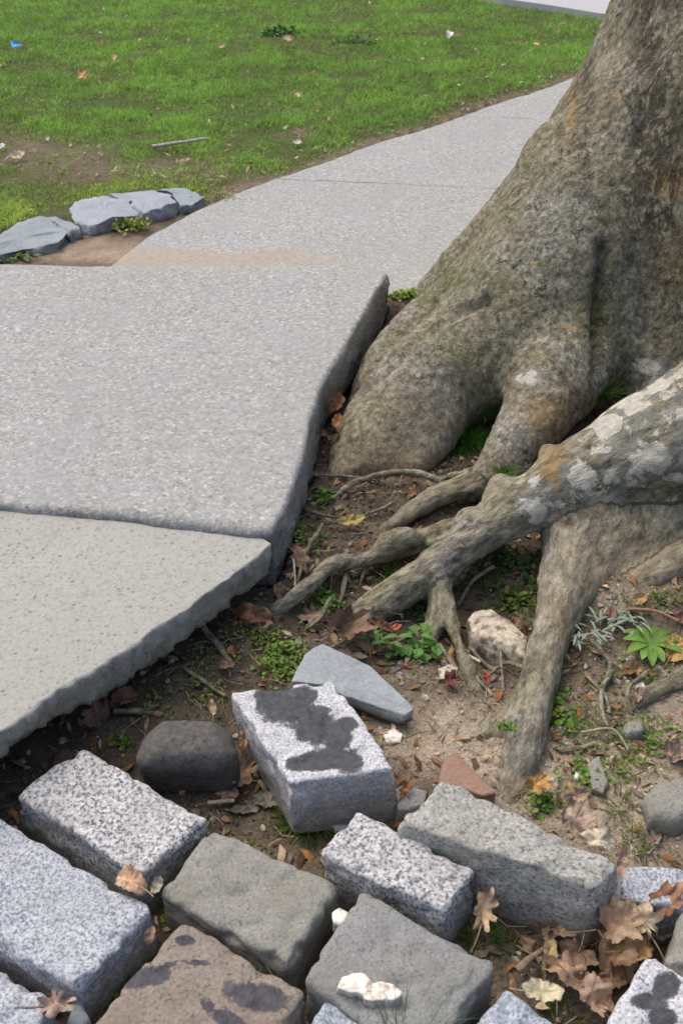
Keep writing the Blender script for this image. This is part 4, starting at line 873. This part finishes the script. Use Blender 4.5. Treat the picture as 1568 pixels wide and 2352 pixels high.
leaf(345, 2160, 'any', .035, (.58, .38, .25), 'salmon scrap of leaf between the pale blue block and the brown block', 70, (50, 0), .6, z=.03, stem=False)
leaf(600, 1700, 'long', .04, (.30, .17, .09), 'small dark brown leaf above the rounded stone', 60, (10, 0), .8, lift=.02)
for k, (x, y, kd, sz, cl_, l) in enumerate([(1440, 2160, 'any', .07, (.40, .24, .13), 'dark tan leaf tucked under the broad brown leaf'), (1375, 2150, 'oak', .08, (.36, .20, .10), 'brown lobed leaf under the broad brown leaf'),
    (1330, 2200, 'maple', .09, (.42, .27, .16), 'dull brown leaf at the left side of the heap'), (1430, 2230, 'oak', .09, (.52, .34, .18), 'warm tan lobed leaf at the near side of the heap'),
    (1500, 2150, 'any', .07, (.56, .38, .22), 'light tan leaf between the heap and the rounded olive block'), (1395, 2260, 'any', .07, (.33, .18, .10), 'dark brown leaf beside the blotched corner block'),
    (1270, 2270, 'maple', .07, (.40, .26, .16), 'small brown leaf behind the pale yellow leaf'), (1250, 2160, 'oak', .06, (.38, .25, .15), 'small grey brown leaf between block and leaf heap'),
    (1215, 2190, 'any', .05, (.30, .19, .11), 'little brown leaf right of the mid grey block'), (1480, 2075, 'any', .06, (.46, .28, .15), 'brown leaf lying on the near face of the right granite block'),
    (850, 1400, 'maple', .06, (.26, .15, .09), 'dark leaf below the arching root'), (640, 1370, 'any', .05, (.34, .21, .12), 'brown leaf under the edge of the front slab'),
    (1180, 1450, 'any', .05, (.30, .17, .1), 'brown leaf behind the cream mottled rock'), (1400, 1420, 'oak', .05, (.36, .18, .12), 'reddish leaf below the half buried grey root'),
    (1560, 1430, 'any', .05, (.32, .13, .1), 'dark red brown leaf at the right edge'), (1320, 1840, 'any', .06, (.48, .32, .2), 'pinkish tan leaf behind the big tilted block'),
    (150, 1760, 'any', .06, (.20, .12, .08), 'dark leaf on the dark soil behind the speckled left block'), (520, 1540, 'any', .045, (.30, .19, .12), 'brown leaf on the bank below the front slab'),
    (960, 1230, 'any', .045, (.34, .20, .13), 'brown leaf between the slender roots'), (1460, 1610, 'any', .04, (.42, .26, .16), 'small tan leaf below the rosette weed')]):
    leaf(x, y, kd, sz, cl_, l, None, (RNG.uniform(5, 30), RNG.uniform(-15, 15)), RNG.uniform(.8, 1.3), lift=.015)
# leaves and scraps on the lawn
for (x, y, k, s, c, l) in [(190, 196, 'maple', .10, (.66, .40, .20), 'curled orange tan leaf on the lawn, biggest there'), (510, 125, 'any', .07, (.42, .34, .2), 'dull tan leaf on the far lawn'),
    (266, 150, 'any', .06, (.58, .44, .28), 'light tan leaf on the lawn behind the curled orange leaf'), (662, 108, 'any', .08, (.60, .44, .28), 'flat pale leaf on the far lawn beside a dark tuft'),
    (1032, 96, 'any', .09, (.88, .80, .70), 'whitish leaf on the lawn nearest the trunk'), (686, 242, 'any', .06, (.60, .50, .32), 'beige leaf on the lawn above the path'),
    (684, 338, 'any', .05, (.78, .70, .58), 'white leaf at the lawn edge by the path'), (45, 370, 'any', .075, (.68, .58, .40), 'cream leaf on the bare patch at the left edge'),
    (8, 347, 'any', .045, (.80, .78, .74), 'small white leaf cut by the left edge of the photo'), (112, 330, 'any', .03, (.78, .76, .74), 'tiny white scrap on the bare patch'),
    (430, 378, 'any', .045, (.56, .42, .28), 'tan leaf on the bare patch below the pale stick'), (525, 345, 'any', .04, (.46, .28, .15), 'brown leaf right of the pale stick'),
    (1230, 120, 'any', .05, (.60, .45, .25), 'small tan leaf on the lawn behind the trunk edge'), (1262, 150, 'any', .04, (.36, .2, .1), 'brown leaf at the lawn edge by the trunk'),
    (235, 115, 'any', .05, (.42, .24, .12), 'rusty leaf far back on the left lawn')]:
    leaf(x, y, k, s, c, l, None, (20, 5), .7, lift=.045 if y < 300 else .02, stem=False)
leaf(36, 124, 'maple', .10, (.10, .42, .80), 'bright blue scrap of paper on the far lawn', 20, (35, 0), .6, lift=.05, name='paper_scrap', cat='scrap', stem=False)

def stick(pts, r0, r1, col, label, cat='stick', name='stick', k=6):
    p = np.array([G(x, y, l) for x, y, l in pts]); ch = smooth_chain(np.column_stack([p, np.linspace(r0, r1, len(p))]), 4)
    V, F = tube(ch[:, :3], ch[:, 3], k, 5, .002); return tag(mesh_np(name, V, F, MAT['wood'], col=np.tile(col, (len(V), 1))), label, cat)
stick([(350, 348, .02), (400, 345, .03), (440, 342, .035), (480, 334, .03)], .010, .006, (.50, .46, .40), 'pale dry stick lying on the lawn above the edging stones')
stick([(1440, 1415, .02), (1500, 1420, .02), (1568, 1445, .015)], .004, .003, (.3, .18, .12), 'reddish twig above the rosette weed at the right')
stick([(1180, 2255, .03), (1220, 2225, .035), (1255, 2200, .03)], .007, .005, (.26, .18, .12), 'dark twig between the mid grey block and the leaf heap')
stick([(675, 1310, .03), (678, 1350, .035), (680, 1390, .02)], .0025, .002, (.5, .42, .33), 'thin upright pale stalk by the brown lobed leaf')
stick([(1050, 1520, .03), (1100, 1545, .03)], .004, .003, (.5, .4, .3), 'short twig lying across the forked rootlet')
stick([(1330, 1700, .02), (1400, 1690, .02), (1440, 1730, .01)], .003, .002, (.36, .3, .24), 'thin grey twig in the dirt right of the long root')
stick([(480, 1860, .02), (540, 1855, .02)], .004, .004, (.45, .36, .27), 'short tan twig beside the rounded stone')

# ------------------------------------------------------------ tufts and weeds
def tuft(dx, dy, n, rad, h, label, col=((.09, .20, .03), (.16, .30, .05)), z=None, wd=.0028, lean=.7, cat='grass tuft', name='grass_tuft', dirn=None, flat=1.0):
    c = P(dx, dy, z) if z is not None else G(dx, dy)
    a = RNG.uniform(0, 2*np.pi, n); r = rad*np.sqrt(RNG.uniform(0, 1, n)); base = np.stack([c[0]+r*np.cos(a), c[1]+r*np.sin(a)*flat, 0*a], -1)
    base[:, 2] = (gh(base[:, 0], base[:, 1]) if z is None else z) - .004
    az = a + RNG.normal(0, .7, n) if dirn is None else dirn + RNG.normal(0, .5, n)
    c0, c1 = np.array(col[0]), np.array(col[1]); t = RNG.uniform(0, 1, (n, 1)); cl = c0*(1-t)+c1*t
    dry = RNG.uniform(0, 1, n) < .10; cl[dry] = (.34, .28, .14)
    V, F, Cc = blades(base, h*RNG.uniform(.45, 1.1, n), wd*RNG.uniform(.6, 1.2, n), az, np.abs(RNG.normal(lean, .3, n)), cl, 3)
    return tag(mesh_np(name, V, F, MAT['blade'], col=Cc), label, cat)
tuft(1062, 1020, 520, .045, .070, 'bright green grass tuft in the hollow between two trunk flares', flat=.7, z=.05, col=((.06, .24, .02), (.12, .38, .04)))
tuft(1110, 950, 160, .022, .06, 'thin green tuft high in the hollow of the trunk', z=.11, col=((.06, .20, .02), (.10, .32, .04)))
tuft(1365, 905, 420, .06, .07, 'dark green tuft between trunk and arching root', z=.17, col=((.04, .11, .02), (.09, .20, .03)), flat=.6)
tuft(1160, 1085, 120, .020, .035, 'short tuft on the near side of the trunk flare', col=((.08, .17, .02), (.16, .28, .04)), z=.13)
tuft(880, 1308, 170, .025, .04, 'low tuft between the gnarled root and the arching root', col=((.09, .20, .02), (.18, .32, .04)))
tuft(715, 1885, 420, .055, .055, 'grass tuft under the front of the blotched block', flat=.5, col=((.11, .19, .035), (.22, .32, .07)))
tuft(745, 1925, 140, .035, .040, 'thin grass between the blotched block and the olive block', flat=.6, col=((.11, .17, .035), (.22, .30, .08)))
tuft(252, 2235, 220, .034, .06, 'grass tuft growing between the left block and the brown block', flat=.8, col=((.05, .15, .02), (.11, .26, .04)))
tuft(210, 2275, 90, .02, .045, 'little tuft in the gap nearest the bottom left corner', col=((.05, .14, .02), (.11, .24, .04)))
tuft(605, 2205, 24, .014, .05, 'few thin blades at the near edge of the olive block', col=((.06, .12, .04), (.12, .2, .07)), z=.035)
tuft(940, 2420, 90, .03, .13, 'tall blurred blades rising before the mid grey block', col=((.10, .19, .08), (.16, .26, .12)), z=.03, lean=.35, wd=.002)
tuft(1105, 2155, 110, .024, .04, 'green tuft under the small speckled block corner', col=((.07, .17, .02), (.14, .27, .04)))
tuft(1165, 2170, 60, .018, .035, 'second small tuft right of the tan propped leaf', col=((.09, .17, .03), (.18, .27, .05)))
tuft(1490, 1275, 170, .05, .05, 'wispy olive grass on the soil below the arching root', col=((.10, .15, .03), (.22, .28, .07)), lean=.8)
tuft(1290, 2345, 90, .025, .045, 'tuft at the bottom beside the pale blue block', col=((.07, .17, .02), (.16, .30, .05)))
tuft(1540, 1270, 110, .04, .05, 'green grass at the right edge below the arching root', col=((.08, .15, .02), (.16, .24, .05)))
tuft(1455, 1940, 80, .02, .035, 'sparse weeds behind the right granite block', col=((.12, .18, .03), (.22, .30, .07)))

def weeds(dx, dy, n, rx, ry, size, label, col=((.10, .22, .03), (.20, .36, .05)), h=.02, name='weed_patch', cat='weeds', z=None):
    c = P(dx, dy, z) if z is not None else G(dx, dy)
    px = RNG.normal(0, .5, n)*rx + c[0]; py = RNG.normal(0, .5, n)*ry + c[1]
    kp = pn(np.stack([px, py, 0*px], -1), 38, dx % 31)+.35*pn(np.stack([px, py, 0*px], -1), 90, dy % 29) > RNG.uniform(-.45, .25, n); px, py = px[kp], py[kp]; n = len(px)
    zb = gh(px, py) if z is None else np.full(n, z)
    pz = zb + RNG.uniform(0, 1, n)**1.5*h*np.exp(-((px-c[0])/rx)**2-((py-c[1])/ry)**2) + .003
    az = RNG.uniform(0, 2*np.pi, n); ti = RNG.normal(0, .55, n); s = size*RNG.uniform(.35, 1.35, n)
    u = np.stack([np.cos(az)*np.cos(ti), np.sin(az)*np.cos(ti), np.sin(ti)], -1); v = np.stack([-np.sin(az), np.cos(az), RNG.normal(0, .3, n)], -1)
    ctr = np.stack([px, py, pz], -1); prof = [(0, 0, 0), (.35, .38, .05), (.75, .36, .1), (1, 0, .0), (.75, -.36, .1), (.35, -.38, .05)]
    V = np.stack([ctr + s[:, None]*(u*a_+v*b_) + np.array([0, 0, 1])*(s*c_)[:, None] for a_, b_, c_ in prof], 1)
    o = (np.arange(n)*6)[:, None]; F = np.concatenate([o+np.array([0, 1, 2, 3]), o+np.array([0, 3, 4, 5])])
    t = RNG.uniform(0, 1, (n, 1)); cl = np.array(col[0])*(1-t)+np.array(col[1])*t; cl[RNG.uniform(0, 1, n) < .05] = (.35, .30, .10)
    return tag(mesh_np(name, V.reshape(-1, 3), F, MAT['weed'], col=np.repeat(cl, 6, axis=0), smooth=False), label, cat, None, 'stuff')
BR = ((.11, .20, .03), (.22, .34, .06)); DKG = ((.035, .09, .02), (.08, .17, .03)); OLV = ((.10, .14, .03), (.20, .25, .06))
weeds(650, 1520, 900, .055, .05, .009, 'bright green mossy clump beside the slate piece', BR, .025)
weeds(600, 1465, 420, .07, .03, .008, 'low green moss under the reddish curled leaf', OLV, .012)
weeds(690, 1235, 620, .055, .075, .009, 'mossy olive patch at the corner of the lifted slab', ((.11, .17, .03), (.20, .28, .06)), .02)
weeds(925, 680, 420, .06, .05, .012, 'yellow green moss between the lifted slab corner and the trunk', ((.18, .28, .03), (.32, .42, .08)), .02)
weeds(1165, 1310, 700, .10, .07, .012, 'dark leafy weeds in the pocket right of the arching root', DKG, .03)
weeds(1190, 1390, 420, .06, .05, .010, 'weeds growing above the cream mottled rock', ((.07, .13, .02), (.16, .24, .05)), .02)
weeds(1130, 1270, 160, .05, .04, .012, 'green sprig under the arching root', ((.05, .13, .03), (.10, .22, .05)), .03)
weeds(960, 1500, 90, .07, .03, .026, 'broad leafed weeds right behind the slate piece', ((.07, .17, .03), (.14, .28, .06)), .03)
weeds(1290, 1640, 300, .03, .06, .010, 'green weeds hugging the right side of the long root', ((.08, .16, .02), (.16, .28, .04)), .02)
weeds(1335, 1790, 260, .05, .04, .010, 'yellow green weeds around the pale pebble', BR, .018)
weeds(1480, 1700, 240, .07, .06, .009, 'sparse green weeds in the dirt at the right', ((.10, .19, .03), (.2, .32, .06)), .012)
weeds(1440, 1770, 200, .06, .04, .009, 'low weeds left of the half buried rock', OLV, .012)
weeds(1550, 1845, 120, .03, .02, .014, 'small leafy weed in front of the half buried rock', ((.12, .24, .04), (.24, .38, .08)), .015)
weeds(1250, 1845, 220, .03, .02, .010, 'weeds at the foot of the long root', ((.12, .22, .03), (.22, .34, .06)), .015)
weeds(465, 1585, 240, .06, .04, .008, 'patchy moss on the dark bank under the front slab', OLV, .012)
weeds(355, 1630, 90, .03, .02, .009, 'little bright sprig on the dark bank', ((.14, .24, .03), (.25, .36, .06)), .012)
weeds(275, 1705, 90, .022, .018, .009, 'small green sprig beyond the speckled left block', ((.10, .2, .02), (.2, .32, .05)), .012)
weeds(750, 1385, 140, .03, .03, .011, 'small green plant at the tip of the arching root', ((.07, .18, .02), (.14, .30, .04)), .02)
weeds(745, 1150, 110, .025, .03, .016, 'broad green leaves beside the lifted slab', ((.09, .20, .03), (.18, .32, .06)), .02)
weeds(690, 1080, 50, .015, .02, .013, 'green sprig hugging the lifted slab', ((.09, .20, .03), (.18, .32, .06)), .02)
weeds(1165, 1675, 60, .016, .014, .009, 'tiny bright weed growing on the long root', BR, .008, z=.075)
weeds(383, 2115, 40, .010, .010, .008, 'speck of green in the dark gap beside the olive block', BR, .006)
weeds(905, 1650, 90, .03, .012, .007, 'thin yellow moss on the dirt in front of the slate', ((.25, .28, .05), (.36, .36, .08)), .006)
weeds(300, 522, 420, .07, .05, .014, 'yellow green weed clump at the foot of the pale edging stones', ((.22, .30, .04), (.38, .42, .09)), .04, z=.15)
weeds(490, 452, 300, .10, .05, .012, 'moss beside the small dark edging stone', ((.20, .26, .06), (.34, .38, .12)), .012, z=.15)
weeds(20, 592, 420, .12, .03, .012, 'moss strip below the dark split edging stone', ((.14, .20, .04), (.26, .32, .09)), .012, z=.14)
weeds(640, 80, 500, .12, .09, .03, 'dark bushy tuft standing out on the far lawn', ((.05, .15, .02), (.10, .24, .04)), .05, z=.15)
weeds(815, 95, 260, .16, .05, .022, 'flat dark green weed on the far lawn', ((.06, .16, .04), (.12, .26, .08)), .03, z=.16)

weeds(1400, 1700, 420, .10, .08, .008, 'fine green weeds between the long root and the half buried rock', OLV, .012)
weeds(1520, 1390, 320, .08, .05, .009, 'olive weeds on the soil above the rosette weed', OLV, .015)
weeds(1000, 1420, 260, .05, .03, .012, 'dark weeds around the forked rootlet', DKG, .02)
weeds(1460, 1560, 260, .06, .04, .009, 'weeds around the rosette weed', ((.08, .15, .03), (.18, .27, .06)), .012)
weeds(470, 1500, 300, .07, .05, .007, 'dull moss on the bank close under the front slab', OLV, .008)
weeds(560, 1960, 160, .06, .02, .007, 'moss in the gap behind the olive block', OLV, .006)
tuft(1380, 1640, 60, .03, .05, 'wispy dry grass right of the long root', col=((.16, .17, .07), (.30, .27, .13)), lean=.8)
tuft(1520, 1690, 70, .03, .045, 'thin grass in the dirt at the right edge', col=((.12, .18, .04), (.24, .28, .09)), lean=.8)
tuft(1420, 1850, 60, .025, .04, 'thin grass left of the half buried rock', col=((.12, .18, .04), (.24, .28, .09)), lean=.8)

# rosette weed and silvery weed (each leaf a part)
def weed_leaf(parent, c, az, L, wd, col, elev=.45, droop=.8):
    n = 7; t = np.linspace(0, 1, n); prof = wd*np.sin(np.pi*np.clip(t**1.35*.93+.05, 0, 1))**.8
    d = np.array([math.cos(az), math.sin(az), 0]); s = np.array([-d[1], d[0], 0]); up = np.array([0, 0, 1])
    ctr = c + d*(L*t)[:, None] + up*(L*(elev*t-droop*elev*t*t))[:, None]
    V = np.concatenate([ctr-s*prof[:, None]/2+up*(prof*.18)[:, None], ctr, ctr+s*prof[:, None]/2+up*(prof*.18)[:, None]])
    i = np.arange(n-1); F = np.concatenate([np.stack([i, i+1, n+i+1, n+i], -1), np.stack([n+i, n+i+1, 2*n+i+1, 2*n+i], -1)])
    cl = np.tile(col, (3*n, 1)); cl[n:2*n] *= 1.25
    mesh_np('leaf', V, F, MAT['weed'], parent=parent, col=cl, origin=np.array(c))
c = G(1488, 1490, .012); ros = empty('rosette_weed', c); tag(ros, 'bright green rosette weed with broad leaves in the dirt at the right', 'weed')
for k, (a_, L) in enumerate([(-1.75, .075), (-1.35, .062), (-.55, .07), (.0, .068), (.65, .06), (1.15, .055), (1.9, .05), (2.5, .06), (3.0, .055), (3.7, .066), (4.2, .06), (2.2, .035), (.3, .035)]):
    g_ = .75+.5*random.random(); weed_leaf(ros, c, a_, L, .022, (.15*g_, .27*g_, .05*g_), .5+.2*random.random())
for (dx, dy, L, n, lab) in [(1415, 1445, .05, 34, 'silvery grey green feathery weed left of the rosette weed'), (1345, 1475, .045, 24, 'smaller silvery weed nearer the long root')]:
    c = G(dx, dy, .01); w_ = empty('silvery_weed', c); tag(w_, lab, 'weed')
    for k in range(n):
        cc2 = c + np.array([random.gauss(0, .022), random.gauss(0, .012), random.uniform(0, .015)])
        weed_leaf(w_, cc2, random.uniform(0, 6.28), L*random.uniform(.5, 1), .006, (.26, .32, .24), .6)
c = G(900, 1490, .02); w_ = empty('leafy_weed', c); tag(w_, 'green weed with pointed leaves trailing above the slate piece', 'weed')
for k in range(16): weed_leaf(w_, c+np.array([random.uniform(-.05, .10), random.uniform(-.015, .02), random.uniform(0, .015)]), random.uniform(0, 6.28), .035, .014, (.075+.05*random.random(), .16+.08*random.random(), .04), .5)

# ------------------------------------------------------------ loose stuff on the soil
def soil_points(n, x0, x1, y0, y1, dens=None):
    x = RNG.uniform(x0, x1, n); y = RNG.uniform(y0, y1, n); ok = np.ones(n, bool)
    for poly, z, t in SLABS[1:]: ok &= ~inpoly(x, y, poly)
    ins1 = inpoly(x, y, SLABS[0][0]); ok &= ~(ins1 & (segdist(x, y, SLABS[0][0]) > .12))
    x, y = x[ok], y[ok]; z = gh_clamped(x, y); return np.stack([x, y, z], -1)
iv, if_ = ico()
def crumbs(pts, s, col, name, label=None):
    n = len(pts); sc = s[:, None]*RNG.uniform(.55, 1.25, (n, 3))*np.array([1, 1, .75]); a = RNG.uniform(0, 6.28, n)
    V = iv[None]*RNG.uniform(.75, 1.2, (n, 12, 1)); V = V*sc[:, None, :]; ca, sa = np.cos(a)[:, None], np.sin(a)[:, None]
    x = V[..., 0]*ca-V[..., 1]*sa; y = V[..., 0]*sa+V[..., 1]*ca; V = np.stack([x, y, V[..., 2]], -1) + pts[:, None] + np.array([0, 0, .1])*s[:, None, None]
    F = (if_[None]+(np.arange(n)*12)[:, None, None]).reshape(-1, 3)
    return tag(mesh_np(name, V.reshape(-1, 3), F, MAT['crumb'], col=np.repeat(col, 12, axis=0), smooth=False), label, None, None, 'stuff')
pts = soil_points(26000, -.95, 1.15, .75, 3.0); dx, dy = proj(pts)
keep = RNG.uniform(0, 1, len(pts)) < .45+.55*(pn(pts, 5, 71) > 0); pts = pts[keep]; dx, dy = dx[keep], dy[keep]
t = RNG.uniform(0, 1, (len(pts), 1)); pal = np.clip(blob(dx, dy, 1000, 1690, 190, 100)+blob(dx, dy, 1450, 1800, 260, 300)+blob(dx, dy, 1420, 1370, 120, 60), 0, 1)[:, None]
cl = (np.array([.06, .045, .032])*(1-t)+np.array([.20, .155, .11])*t)*(1-pal) + (np.array([.34, .27, .19])*(1-t)+np.array([.58, .48, .36])*t)*pal
crumbs(pts, RNG.lognormal(-5.75, .42, len(pts)), cl, 'soil_crumbs', 'brown crumbs of soil scattered round roots and blocks')
pts = soil_points(1500, -.95, 1.15, .8, 2.9); t = RNG.uniform(0, 1, (len(pts), 1)); cl = np.array([.20, .18, .155])*(1-t)+np.array([.50, .45, .38])*t
crumbs(pts, RNG.lognormal(-5.2, .35, len(pts)), cl, 'gravel', 'small grey and tan gravel on the soil')
# bits of broken leaf
pts = soil_points(6500, -.95, 1.15, .8, 2.95); dx, dy = proj(pts); keep = RNG.uniform(0, 1, len(pts)) < np.clip(.5 - .45*(blob(dx, dy, 1000, 1690, 180, 90)) + .4*pn(pts, 4, 73), .05, 1); pts = pts[keep]
n = len(pts); L = RNG.uniform(.006, .020, n); az = RNG.uniform(0, 6.28, n); ti = RNG.normal(0, .5, n)
u = np.stack([np.cos(az)*np.cos(ti), np.sin(az)*np.cos(ti), np.sin(ti)], -1); v = np.stack([-np.sin(az), np.cos(az), RNG.normal(0, .4, n)], -1)
prof = [(-1, 0, 0), (-.3, .5, .15), (.4, .42, -.1), (1, .05, .1), (.3, -.45, .15), (-.4, -.38, 0)]
V = np.stack([pts+np.array([0, 0, .005]) + L[:, None]*(u*a_+v*b_*RNG.uniform(.4, 1, (n, 1))) + np.array([0, 0, 1])*(L*c_)[:, None] for a_, b_, c_ in prof], 1)
o_ = (np.arange(n)*6)[:, None]; F = np.concatenate([o_+np.array([0, 5, 4, 1]), o_+np.array([1, 4, 3, 2])])
pal_ = np.array([(.24, .13, .07), (.38, .24, .13), (.15, .085, .05), (.50, .38, .24), (.32, .15, .06), (.28, .22, .16)]); cl = pal_[RNG.integers(0, 6, n)]*RNG.uniform(.6, 1.1, (n, 1))
tag(mesh_np('leaf_litter', V.reshape(-1, 3), F, MAT['leaf'], col=np.repeat(cl, 6, axis=0), smooth=False), 'broken bits of brown leaf on the soil', None, None, 'stuff')
# dead thatch and leaf crumbs in the lawn, thicker on the bare patches and along the path
xx = RNG.uniform(-2.2, 3.6, 14000); yy = RNG.uniform(3.5, 9.0, 14000); dx, dy = proj(np.stack([xx, yy, np.full(14000, .15)], -1))
kp = ~inpoly(xx, yy, [tuple(p[:2]) for p in LEdge] + [tuple(p[:2]) for p in REdge[::-1]]); de = segdist(xx, yy, le, False); bw = np.clip(sum(blob(dx, dy, *b_) for b_ in BARE), 0, 1)
for poly, z, t in SLABS[2:]: kp &= ~inpoly(xx, yy, poly)
kp &= (dy < np.interp(dx, [-200, 0, 100, 170, 330, 470, 560], [640, 530, 490, 470, 436, 440, 440])) & (RNG.uniform(0, 1, 14000) < .10+.6*bw+.5*(de < .2))
xx, yy = xx[kp], yy[kp]; n = len(xx); c0 = np.stack([xx, yy, gh(xx, yy)+RNG.uniform(.004, .03, n)], -1); L = RNG.uniform(.006, .022, n); az = RNG.uniform(0, 6.28, n)
u = np.stack([np.cos(az), np.sin(az), RNG.normal(0, .4, n)], -1); v = np.stack([-np.sin(az), np.cos(az), RNG.normal(0, .4, n)], -1)*RNG.uniform(.15, .7, (n, 1))
V = np.stack([c0+L[:, None]*(u*a_+v*b_) for a_, b_ in [(-1, 0), (0, .6), (1, 0), (.1, -.6)]], 1)
cl = np.array([(.40, .30, .18), (.28, .19, .12), (.52, .45, .32), (.20, .14, .10)])[RNG.integers(0, 4, n)]
tag(mesh_np('thatch', V.reshape(-1, 3), (np.arange(n)*4)[:, None]+np.arange(4), MAT['leaf'], col=np.repeat(cl, 4, axis=0), smooth=False), 'dead thatch and leaf crumbs in the lawn', None, None, 'stuff')
# fine twigs and dead stalks
pts = soil_points(2200, -.95, 1.15, .8, 2.95); n = len(pts); VV = []; FF = []; CC = []; k0 = 0
for i in range(n):
    L = RNG.uniform(.015, .06); a_ = RNG.uniform(0, 6.28); d = np.array([math.cos(a_), math.sin(a_), RNG.normal(0, .15)])*L
    b_ = pts[i]+np.array([0, 0, .006]); mid = b_+d*.5+RNG.normal(0, .12*L, 3)*[1, 1, .5]; V, F = tube([b_, mid, b_+d], [.0013, .0011, .0008], 3)
    VV.append(V); FF.append(F+k0); k0 += len(V); CC.append(np.tile(np.array([.30, .23, .17])*RNG.uniform(.35, 1.5), (len(V), 1)))
tag(mesh_np('twig_litter', np.concatenate(VV), np.concatenate(FF), MAT['wood'], col=np.concatenate(CC)), 'fine dead stalks and twigs on the soil', None, None, 'stuff')
# seedling leaves sprinkled over the soil
pts = soil_points(11000, -.9, 1.15, .8, 2.95); dx, dy = proj(pts)
dn = np.clip(pn(pts, 5, 77)*1.6+.12+.22*blob(dx, dy, 1450, 1600, 250, 350), 0, 1)*(1-.9*np.clip(blob(dx, dy, 1000, 1690, 220, 110)+blob(dx, dy, 200, 1700, 300, 160), 0, 1))*(.35+.65*sstep(2150, 1850, dy)); pts = pts[RNG.uniform(0, 1, len(pts)) < dn]
n = len(pts); s = RNG.uniform(.004, .009, n); az = RNG.uniform(0, 6.28, n); ti = RNG.normal(.2, .4, n)
u = np.stack([np.cos(az)*np.cos(ti), np.sin(az)*np.cos(ti), np.sin(ti)], -1); v = np.stack([-np.sin(az), np.cos(az), RNG.normal(0, .3, n)], -1)
V = np.stack([pts+np.array([0, 0, .007])+s[:, None]*(u*a_+v*b_) for a_, b_ in [(0, 0), (.5, .4), (1, 0), (.5, -.4)]], 1)
t = RNG.uniform(0, 1, (n, 1)); cl = np.array([.08, .15, .025])*(1-t)+np.array([.22, .32, .06])*t
tag(mesh_np('ground_cover', V.reshape(-1, 3), (np.arange(n)*4)[:, None]+np.arange(4), MAT['weed'], col=np.repeat(cl, 4, axis=0), smooth=False), 'sparse green seedlings on the soil', None, None, 'stuff')

# ------------------------------------------------------------ lawn
n = 1000000
yy = 3.4 + (RNG.uniform(0, 1, n)**1.25)*8.6; xx = RNG.uniform(-1, 1, n)*(yy*.40+.35)+.05
zb = None
pp = np.stack([xx, yy, np.full(n, .15)], -1); dx, dy = proj(pp)
ok = (dx > -160) & (dx < 1640) & (dy > -140)
ok &= ~inpoly(xx, yy, [tuple(p[:2]) for p in LEdge] + [tuple(p[:2]) for p in REdge[::-1]])
for poly, z, t in SLABS[2:]: ok &= ~inpoly(xx, yy, poly)
frp = [tuple(p[:2]) for p in FR] + [tuple((p+dv)[:2]) for p in FR[::-1]]; ok &= ~inpoly(xx, yy, frp)
de = segdist(xx, yy, le, False); n5 = pn(pp, 5, 81); n2_ = pn(pp, 2.2, 82); n14 = pn(pp, 14, 83)
bare = np.clip(sum(blob(dx, dy, *b_) for b_ in BARE), 0, 1)
dens = np.clip(1.0 + .3*n5 + .35*n14, .55, 1)*(1-.95*np.clip(bare*1.3, 0, 1)*sstep(.22, -.08, n14+.6*n5))*sstep(.02, .16, de+.03*n14)
# in front of the edging stones there is only soil
fy = np.interp(dx, [-200, 0, 100, 170, 330, 470, 560], [640, 530, 490, 470, 436, 440, 440]); dens *= sstep(2, -8, dy-fy)
right = xx > np.interp(yy, [p[1] for p in REdge], [p[0] for p in REdge]); 
ok &= RNG.uniform(0, 1, n) < dens
far_ = np.clip((yy-3.5)/7, 0, 1); ok &= RNG.uniform(0, 1, n) < 1-.2*far_
xx, yy, dx, dy, n5, n2_, n14, bare, de = [a_[ok] for a_ in (xx, yy, dx, dy, n5, n2_, n14, bare, de)]; N = len(xx)
zb = gh(xx, yy)-.004; base = np.stack([xx, yy, zb], -1)
t = RNG.uniform(0, 1, (N, 1)); cl = (np.array([.165, .36, .06])*(1-t)+np.array([.36, .59, .12])*t)*(1.1+.35*n14+.1*n5+.8*pn(base, 45, 84))[:, None].clip(.5, 1.6)
yl = sstep(330, 480, dy)[:, None]*.7; cl = cl*(1-yl)+cl*np.array([1.55, 1.12, 1.2])*yl
patch = np.clip(.5+1.1*n2_+.6*n5, 0, 1)[:, None]; cl = cl*(1-.15*(1-patch)) ; cl = cl*(1+.12*patch*np.array([.6, .3, 0]))
dry = RNG.uniform(0, 1, N) < np.clip(.15 + .20*(n5 < -.1) + .25*bare + .25*(de < .16), 0, .6); cl[dry] = np.array([.30, .235, .12])*RNG.uniform(.5, 1.2, (dry.sum(), 1))
h = (.024+.022*np.clip(.5+n5*1.2, 0, 1))*RNG.uniform(.6, 1.4, N)*(1-.45*bare)*np.where(dy > 300, .8, 1); h[dry] *= .7
V, F, Cc = blades(base, h, (.0030+.0022*np.clip((yy-3.5)/6, 0, 1))*RNG.uniform(.7, 1.3, N), RNG.uniform(0, 6.28, N), np.abs(RNG.normal(.8, .35, N)), cl, 2)
lawn = mesh_np('grass', V, F, MAT['blade'], col=Cc, origin=np.zeros(3)); tag(lawn, 'short green lawn grass beyond the path', None, None, 'stuff')
print('lawn blades', N, 'tris', sum(len(o.data.loops)-2*len(o.data.polygons) for o in bpy.data.objects if o.type == 'MESH'))
